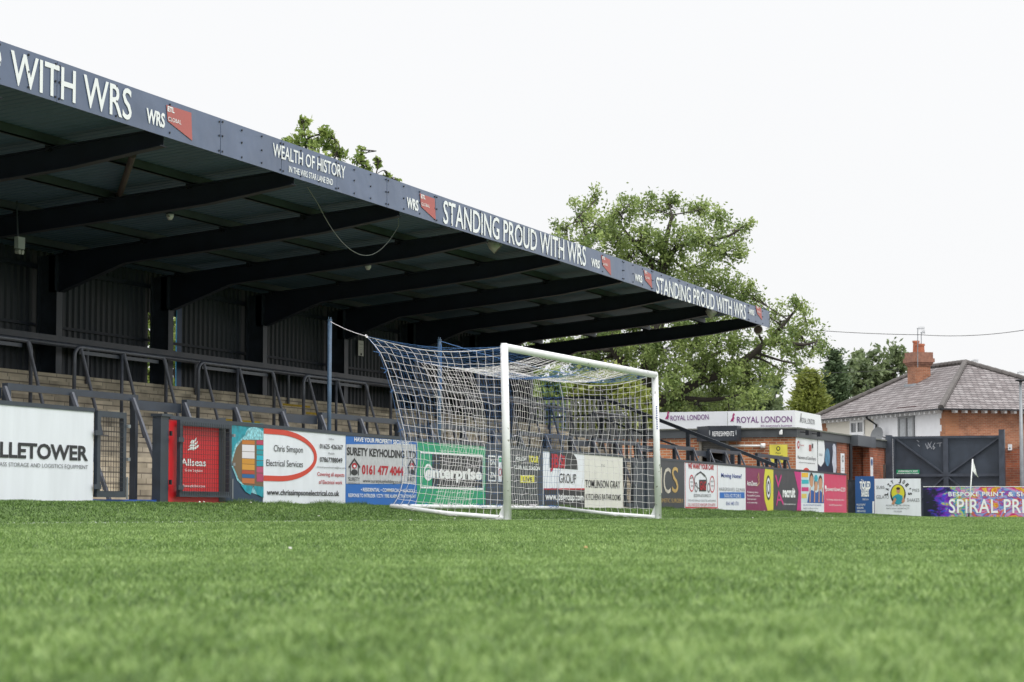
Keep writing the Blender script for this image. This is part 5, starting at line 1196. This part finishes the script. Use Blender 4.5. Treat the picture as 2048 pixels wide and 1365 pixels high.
mb=MB(); a_=fa(1757); zz=zE-.1; mb.tube([hp(a_+.35,-.5,zE),hp(a_+.3,-.45,zE-.15),hp(a_,-.12,zE-.45),hp(a_,-.12,0)],.055,8); mb.build('drainpipe',M_bolt,H)
a_=fa(1748.5); mb=MB(); mb.tube([hp(a_,-.06,zE-.9),hp(a_,-.06,0)],.02,6); mb.build('cable_run',M_galv,H)
# dish
a_=fa(1773); zz=hpl.ab(1773,872)[1]; c=hp(a_,-.45,zz); T=thing('satellite_dish',c.to_tuple(),'grey satellite dish on the pale house wall behind the left gate post','satellite dish')
mb=MB(); n_=(-eR*.8+eL*-.4+Vector((0,0,.25))).normalized(); u_=n_.cross(Vector((0,0,1))).normalized(); v_=u_.cross(n_)
rings=5; 
for i in range(rings+1):
    r=.38*i/rings; dz=.10*(i/rings)**2
    for j in range(20): t=2*math.pi*j/20; mb.v.append(c+u_*r*math.cos(t)+v_*r*1.1*math.sin(t)+n_*dz)
for i in range(rings):
    for j in range(20): mb.f.append((i*20+j,i*20+(j+1)%20,(i+1)*20+(j+1)%20,(i+1)*20+j))
mb.build('dish',mat('dish_grey',(.19,.20,.21),.5,var=.1),T,True); mb=MB(); mb.tube([c,hp(a_,-.03,zz-.1)],.025,6); mb.tube([c-v_*.35,c+n_*.4-v_*.2],.015,6); mb.build('dish_arm',M_bolt,T)
# chimney
ck=fa(1838); 
pc=atd(1838,735,DC+9); 
# solve position along ridge for px 1838
best=min(((abs(((hp(a_,mid-.6,zE+rise)-CAM).dot(RGT)/((hp(a_,mid-.6,zE+rise)-CAM).dot(_h)))*F+1024-1837),a_) for a_ in np.linspace(3,12,300)))
slope=lambda b_: zr0+rise*(b_+ov)/(mid+ov)
bb_,aa_=min(((proj(hp(a_,b_,slope(b_)))[0]-1823)**2+(proj(hp(a_,b_,slope(b_)))[1]-770)**2,b_,a_) for a_ in np.linspace(1,LEN,160) for b_ in np.linspace(0,mid,60))[1:]
print('chimney base',aa_,bb_)
ac=aa_; cw,cd_=.42,.55; b0=bb_+.05; zc0=slope(b0)-.6; dC=(hp(ac,b0+.5,0)-CAM).dot(_h); zc1=atd(1838,735,dC).z; zc2=atd(1838,706,dC).z
print('chimney a',ac,'LEN',LEN,zc0,zc1,zc2)
mb=MB(); hbox(mb,ac-cw,ac+cw,b0-.05,b0+.80,zc0,zc1+.05); mb.build('chimney',M_housebrick,H)
mb=MB(); 
for k,(o_,z0,z1) in enumerate(((.05,zc1+.05,zc1+.13),(.10,zc1+.13,zc1+.22),(.16,zc1+.22,zc1+.42),(.10,zc1+.42,zc2))): hbox(mb,ac-cw-o_,ac+cw+o_,b0-.05-o_,b0+.80+o_,z0,z1)
mb.build('chimney_cap',mat('cap_brick','#8f6858',.9,var=.35,vs=6),H)
for k,(da,hh) in enumerate(((.42,.62),(.0,.45),(-.38,.42))):
    c=hp(ac+da*.75,b0+.38,zc2); mb=MB(); mb.tube([c,c+Vector((0,0,hh-.1)),c+Vector((0,0,hh-.1)),c+Vector((0,0,hh))],[.17,.145,.18,.18],12); mb.build('chimney_pot',M_terracotta,H)
mb=MB(); hbox(mb,ac-cw-.15,ac+cw+.1,b0-.20,b0-.05,slope(b0-.2)-.02,slope(b0-.2)+.10); mb.build('flashing',M_lead,H)
def aerial(base,top,lab,arms,yag=.5):
    T=thing('tv_aerial',base.to_tuple(),lab,'aerial','roof aerials'); mb=MB(); mb.tube([base,top],.022,6); mb.build('mast',M_galv,T)
    mb=MB(); d=(RGT*1.0+_h*.3).normalized(); mb.tube([top-d*.05,top+d*yag],.014,5)
    for k in range(arms): p=top+d*yag*(k+1)/(arms+.2); mb.tube([p-Vector((0,0,.09)),p+Vector((0,0,.09))],.007,4)
    mb.build('antenna',M_galv,T); return T
dc=(hp(ac,b0,0)-CAM).dot(_h)
aerial(atd(1835.5,735,dc-.7),atd(1835.5,657,dc-.7),'tall television aerial mast in front of the chimney pots',6,.26*1.4)
aerial(atd(1842.5,700,dc+.4),atd(1842.5,665,dc+.4),'short television aerial behind the chimney pots',5,.2)
aerial(atd(1944,745,DC+14),atd(1944,722,DC+14),'small aerial beyond the roof ridge of the hipped house',7,.35)
aerial(atd(2036,790,DC+25),atd(2036,745,DC+25),'aerial on a farther chimney at the right edge',5,.4)
aerial(atd(1619,835,DC+20),atd(1619,802,DC+20),'faint aerial in front of the yellow-green conifer',5,.6)
# neighbour chimneys peeking
for (x0,x1,yt,lab) in ((2005,2016,754,'small orange brick chimney top beyond the slate roof'),(2021,2030,762,'smallest orange chimney pot beyond the right end of the slate roof'),(1619,1632,824,'low orange brick chimney top left of the hipped house roof')):
    d_=DC+24; p=atd(x0,yt,d_); q=atd(x1,yt,d_); mb=MB(); r_=(q-p); r_.z=0; h_=Vector((_h.x,_h.y,0))
    zb=p.z-3.2; mb.hexa([Vector((p.x,p.y,zb)),Vector((q.x,q.y,zb)),Vector((q.x,q.y,zb))+h_*.5,Vector((p.x,p.y,zb))+h_*.5],[p,q,q+h_*.5,p+h_*.5])
    c_=(p+q)/2+h_*.25; mb.tube([c_,c_+Vector((0,0,.25))],.1,8); T=tag(mb.build('far_chimney',M_terracotta),lab,'chimney')
# lamppost at right edge
pb=atd(2045,1020,76); T=thing('lamp_post',(pb.x,pb.y,0),'thin grey lamp post at the right edge in front of the brick gable','lamp post')
pt_=atd(2041,764,76); mb=MB(); mb.tube([Vector((pb.x,pb.y,-.05)),Vector((pb.x,pb.y,1.2)),pt_],[.075,.07,.045],10); mb.build('shaft',M_galv,T,True)
mb=MB(); mb.tube([pt_,pt_+Vector((0,0,.03)),pt_+Vector((0,0,.07))],[.06,.17,.15],12); mb.build('lantern',M_bolt,T,True)
# overhead wires
def wire(lab,p,q,sag,r=.018):
    mb=MB(); mb.tube([p.lerp(q,k/30)-Vector((0,0,sag*4*(k/30)*(1-k/30))) for k in range(31)],r,4,False); tag(mb.build('overhead_wire',M_wire),lab,'wire','overhead wires')
wire('overhead wire from the oak tree to above the chimney',atd(1560,655,96),atd(1841,670,98),.06,.012); wire('overhead wire running from above the chimney off the right edge',atd(1841,670,98),atd(2100,651,90),.18,.012)
wire('faint lower wire crossing the dark conifers',atd(1560,745,118),atd(1800,738,118),.1,.010)
# ================================================================== TREES
L_oak=leafmat('oak_leaf',(.070,.130,.030),(.38,.47,.15)); L_dark=leafmat('dark_leaf',(.065,.105,.045),(.23,.29,.13)); L_conif=leafmat('conifer_leaf',(.12,.16,.03),(.38,.42,.10)); L_lime=leafmat('lime_leaf',(.10,.18,.03),(.36,.44,.12)); L_dconif=leafmat('dark_conifer_leaf',(.050,.088,.042),(.17,.24,.11))
def bezier(a,b_,c,n=8): return [a*(1-t)**2+b_*2*t*(1-t)+c*t*t for t in [i/n for i in range(n+1)]]
def tree(lab,base,limbs,blobs,depth,m,leaf,per,seed,dj=1.6,name='tree',flat=.8,cat='tree',twigs=5,trunk_r=.3,sub=.42,srcs=None):
    rng=np.random.default_rng(seed); random.seed(seed)
    T=thing(name,(base.x,base.y,base.z),lab,cat)
    mb=MB(); nodes=[]
    for pts,r0,r1 in limbs:
        k=len(pts); 
        # smooth subdivision
        P=[]; 
        for i in range(k-1):
            for s_ in range(4):
                t=s_/4; p0=pts[max(i-1,0)];p1=pts[i];p2=pts[i+1];p3=pts[min(i+2,k-1)]
                P.append(.5*((2*p1)+(p2-p0)*t+(2*p0-5*p1+4*p2-p3)*t*t+(3*p1-p0-3*p2+p3)*t**3))
        P.append(pts[-1]); R=[lerp(r0,r1,i/(len(P)-1)) for i in range(len(P))]
        mb.tube(P,R,9); nodes+= [(p,R[i]) for i,p in enumerate(P)]
    cents=[]; 
    for (px,py,r) in blobs:
        rm=r*depth/F; c=atd(px,py,depth+rng.uniform(-dj,dj))
        # branch from nearest limb node
        cand=[(n_[0]-c).length+ (0 if n_[0].z<c.z+.5 else 1.0) for n_ in nodes]; s=nodes[int(np.argmin(cand))]
        mid_=(s[0]+c)/2+Vector(rng.normal(0,.25,3)); bz_=bezier(s[0],mid_,c,6); mb.tube(bz_,[lerp(min(s[1]*.5,.09),.018,i/6) for i in range(7)],5,False)
        nsub=max(3,int(twigs*(r/40)**2*3))
        for k in range(nsub):
            o=Vector(rng.normal(0,1,3)); o.z*=flat; o=o.normalized()*rm*float(rng.uniform(.15,1.0))**.6; e=c+o
            bb=bz_[int(rng.integers(3,7))]; mb.tube([bb,(bb+e)/2+Vector(rng.normal(0,.08,3)),e],[.018,.012,.006],3,False)
            cents.append((e.x,e.y,e.z,sub*rng.uniform(.6,1.3),rng.uniform(0,1)))
    mb.build('trunk',M_bark,T,True)
    ca=np.array(cents); n=int(len(ca)*per); V,idx=leafcloud(ca[:,:4],n,leaf,rng); tone=np.clip(ca[idx,4]*.65+rng.uniform(0,.4,n),0,1)
    quads_obj('crown',V,tone,m,T); return T
D=86.0
pt=lambda x,y,d=D: atd(x,y,d)
oak_b=pt(1262,930); oak_b.z=0
limbs=[([Vector((oak_b.x,oak_b.y,-.1)),pt(1266,880),pt(1285,825),pt(1340,795),pt(1395,765),pt(1445,748),pt(1470,735)],.30,.11),
 ([pt(1270,850),pt(1290,760),pt(1318,640),pt(1322,560),pt(1330,490),pt(1345,430)],.34,.05),
 ([pt(1322,550),pt(1350,500),pt(1400,480),pt(1450,475),pt(1478,460)],.12,.03),([pt(1320,560),pt(1290,510),pt(1255,470),pt(1230,430)],.12,.03),
 ([pt(1470,735),pt(1510,705),pt(1545,680),pt(1600,690),pt(1630,685)],.15,.03),([pt(1545,680),pt(1575,640),pt(1605,605)],.09,.025),
 ([pt(1400,765),pt(1412,720),pt(1400,690),pt(1410,660)],.13,.05),([pt(1412,720),pt(1450,700),pt(1470,712)],.08,.03),
 ([pt(1285,790),pt(1230,700),pt(1200,600),pt(1180,500),pt(1160,430)],.2,.04),([pt(1340,795),pt(1420,800),pt(1480,790)],.12,.04)]
blobs=[(1190,398,22),(1160,430,32),(1128,462,26),(1200,452,40),(1240,430,36),(1262,408,22),(1295,412,30),(1345,415,32),(1400,420,32),(1435,440,30),(1470,465,26),(1492,450,12),(1225,485,42),(1285,475,45),(1350,480,45),(1415,490,42),(1460,510,34),(1170,495,40),(1120,480,20),(1250,525,45),(1320,530,45),(1390,545,48),(1445,560,42),(1480,580,34),(1510,600,22),(1530,625,16),(1180,540,40),(1350,590,50),(1430,610,42),(1490,630,30),
 (1560,640,24),(1592,618,26),(1612,645,20),(1600,672,28),(1632,680,22),(1648,690,12),(1585,700,26),(1550,690,24),(1625,712,16),(1598,728,14),(1520,690,20),
 (1480,690,30),(1435,680,38),(1385,690,42),(1335,700,45),(1280,705,45),(1230,715,45),(1180,722,42),(1135,715,35),(1300,755,45),(1250,770,45),(1350,750,40),(1380,735,40),(1440,725,35),(1500,745,34),(1530,760,26),(1480,770,36),(1435,785,36),(1500,800,34),(1395,805,40),(1350,815,36),(1452,822,30),(1530,790,18),(1100,700,28),(1240,650,45),(1300,640,45),(1120,690,30),(1165,680,38),(1350,650,40),(1400,640,36),(1205,655,40),(1450,650,30),(1065,700,26),(1520,720,26),(1560,740,18),(1415,730,30),(1470,750,30),(1560,665,24)]
_=tree('big spreading oak tree rising beyond the far end of the stand roof',oak_b,limbs,blobs,D,L_oak,.070,50,21,dj=2.4,name='oak_tree',twigs=6.6,sub=.29)
# sprigs above the stand
d2=62.0
q=lambda x,y:atd(x,y,d2)
b0_=q(640,700); b0_.z=0
_=tree('small leafy treetop showing above the middle of the stand roof',b0_,[([Vector((b0_.x,b0_.y,-.1)),q(635,700),q(625,450),q(615,330),q(607,250)],.16,.012),([q(625,420),q(665,330),q(672,305)],.05,.01)],
 [(607,245,12),(604,268,18),(590,290,20),(620,285,20),(612,310,26),(650,290,16),(668,300,14),(640,320,22),(575,285,10),(570,300,12),(655,270,8),(648,265,7),(682,312,8),(640,345,25),(672,335,12)]+[(590+22*(k%4),380+22*(k//4),30) for k in range(28)],d2,L_lime,.075,38,5,dj=.5,name='sycamore_tree',twigs=4,sub=.15)
b1=q(730,700); b1.z=0
_=tree('thin sprigs of a treetop above the stand roof, right of the leafy treetop',b1,[([Vector((b1.x,b1.y,-.1)),q(730,600),q(726,360),q(722,300)],.08,.008),([q(730,420),q(752,350),q(757,318)],.03,.006)],[(724,300,5),(724,312,6),(727,325,8),(714,320,4),(755,318,4),(757,330,4),(735,338,6),(775,350,4),(795,362,3),(720,340,8),(730,400,20),(735,450,25),(728,500,28)],d2,L_lime,.07,12,6,dj=.3,name='sapling_tree',twigs=7,sub=.09)
# shrubs behind the goal
D3=76
bb=atd(1215,900,D3); bb.z=0
_=tree('yellow-green bush behind the terrace seen through the goal net',bb,[([bb,atd(1215,860,D3),atd(1215,800,D3)],.12,.04)],[(1140,775,30),(1180,765,32),(1225,770,32),(1265,780,28),(1290,795,24),(1160,800,30),(1210,805,34),(1250,815,32),(1285,825,26),(1300,840,20),(1235,790,30),(1120,840,26),(1160,850,26),(1200,855,26),(1240,860,26),(1280,860,24),(1180,830,28)],D3,L_conif,.10,40,8,dj=.8,name='bush',cat='bush',twigs=6,sub=.28)
bb=atd(1085,900,D3-4); bb.z=0
_=tree('bright green leafy shrub at the open end of the stand behind the goal',bb,[([bb,atd(1085,860,D3-4),atd(1085,780,D3-4)],.12,.04)],[(1075,770,22),(1095,775,24),(1080,800,28),(1105,800,24),(1090,830,28),(1115,765,20),(1068,745,16)],D3-4,L_lime,.10,50,9,dj=.5,name='bush',cat='bush',twigs=7,sub=.25)
bb=atd(360,850,62); bb.z=0
_=tree('sunlit shrub glimpsed through the narrow gap in the rear wall of the stand',atd(350,900,60)*1.0,[([atd(350,900,60),atd(350,700,60)],.08,.03)],[(348,650,14),(350,690,14),(349,730,14),(352,770,12),(300,620,14),(298,680,12),(297,715,12),(297,745,12),(297,770,12),(290,650,14)],60,L_lime,.10,30,12,dj=.3,name='bush',cat='bush',twigs=6,sub=.2)
# dark understorey behind kiosk
D4=100
bb=atd(1400,900,D4); bb.z=0
_=tree('dense dark green hedge trees behind the kiosk roof signs',bb,[([bb,atd(1400,860,D4),atd(1400,800,D4)],.2,.06)],[(x,y,34) for x in range(1320,1540,26) for y in (800,835)]+[(1545,830,16),(1510,780,20)],D4,L_dark,.13,44,13,dj=1.5,name='tree',twigs=5,sub=.4)
# conifers
def conifer(lab,px,ytop,ybase,wpx,depth,m,n,seed,leaf=.2):
    rng=np.random.default_rng(seed); base=atd(px,1020,depth); base.z=0; top=atd(px,ytop,depth).z; zb=atd(px,ybase,depth).z; R_=wpx/2*depth/F
    T=thing('conifer_tree',base.to_tuple(),lab,'tree'); mb=MB(); mb.tube([base,Vector((base.x,base.y,top-.3))],[.25,.03],7)
    V=[];tone=[]; nb=int(n/36)
    for k in range(nb):
        f_=rng.uniform(0,1)**.75; z=lerp(top,zb-3,f_); rr=R_*(f_**1.0)*rng.uniform(.7,1.15)+.12; an=rng.uniform(0,2*np.pi); d=np.array([math.cos(an),math.sin(an),0]); 
        t=rng.uniform(0,1); j=36; s=rng.uniform(.35,1,j); spread=rng.normal(0,.13+.10*s,(j)); per=np.array([-d[1],d[0],0])
        P=np.array([base.x,base.y,z])+d*(rr*s)[:,None]+per*spread[:,None]*1.5; P[:,2]+= (.35*s**2*rr*.5)+rng.normal(0,.08,j)
        a_=d+rng.normal(0,.35,(j,3)); a_[:,2]+=.45; a_/=np.linalg.norm(a_,axis=1)[:,None]; b_=rng.normal(0,1,(j,3)); b_-=a_*(a_*b_).sum(1)[:,None]; b_/=np.linalg.norm(b_,axis=1)[:,None]
        L_=leaf*rng.uniform(.6,1.2,j)[:,None]; V.append(np.stack([P-a_*L_,P+b_*L_*.35,P+a_*L_,P-b_*L_*.35],1)); tone.append(np.clip(t*.5+rng.uniform(0,.5,j)*s,0,1))
        if k%3==0: mb.tube([Vector((base.x,base.y,z-.2)),Vector(tuple(np.array([base.x,base.y,z])+d*rr*.8))],.02,3,False)
    mb.build('trunk',M_bark,T); quads_obj('crown',np.concatenate(V),np.concatenate(tone),m,T)
conifer('yellow-green conifer left of the slate roofed house',1620,735,850,215,128,L_conif,24000,31,.14)
conifer('dark green conifer behind the yellow-green one',1672,700,850,130,150,L_dconif,19000,32,.19)
conifer('small slim conifer in the gap beside the oak tree',1552,752,850,36,150,L_dconif,5000,33,.18)
conifer('dark green conifer behind the left slope of the slate roof',1640,760,860,70,155,L_dconif,7000,36,.22)
DD=160
def rtree(lab,px,py,rp,seed,extra=()):
    b_=atd(px,1020,DD); b_.z=0
    bl=[(px,py,rp)]+list(extra); tree(lab,b_,[([b_,atd(px,930,DD),atd(px,py+20,DD)],.35,.1)],bl,DD,L_dark,.19,36,seed,dj=1,name='tree',twigs=7,sub=.5)
rtree('round dark tree behind the roof, left of the chimney',1735,725,30,41,[(1715,745,28),(1755,745,26),(1720,775,34),(1750,780,32),(1740,705,16),(1700,760,22),(1775,790,20)])
rtree('dark rounded tree filling the gap between the conifers and the roof slope',1695,770,26,43,[(1670,780,26),(1720,790,26),(1650,790,22),(1700,745,20)])
rtree('round dark tree touching the left side of the chimney',1786,725,28,42,[(1765,745,24),(1800,745,22),(1780,765,26),(1805,720,14),(1790,705,14)])
# ivy on top of the brick wall
bpy.context.view_layer.update()
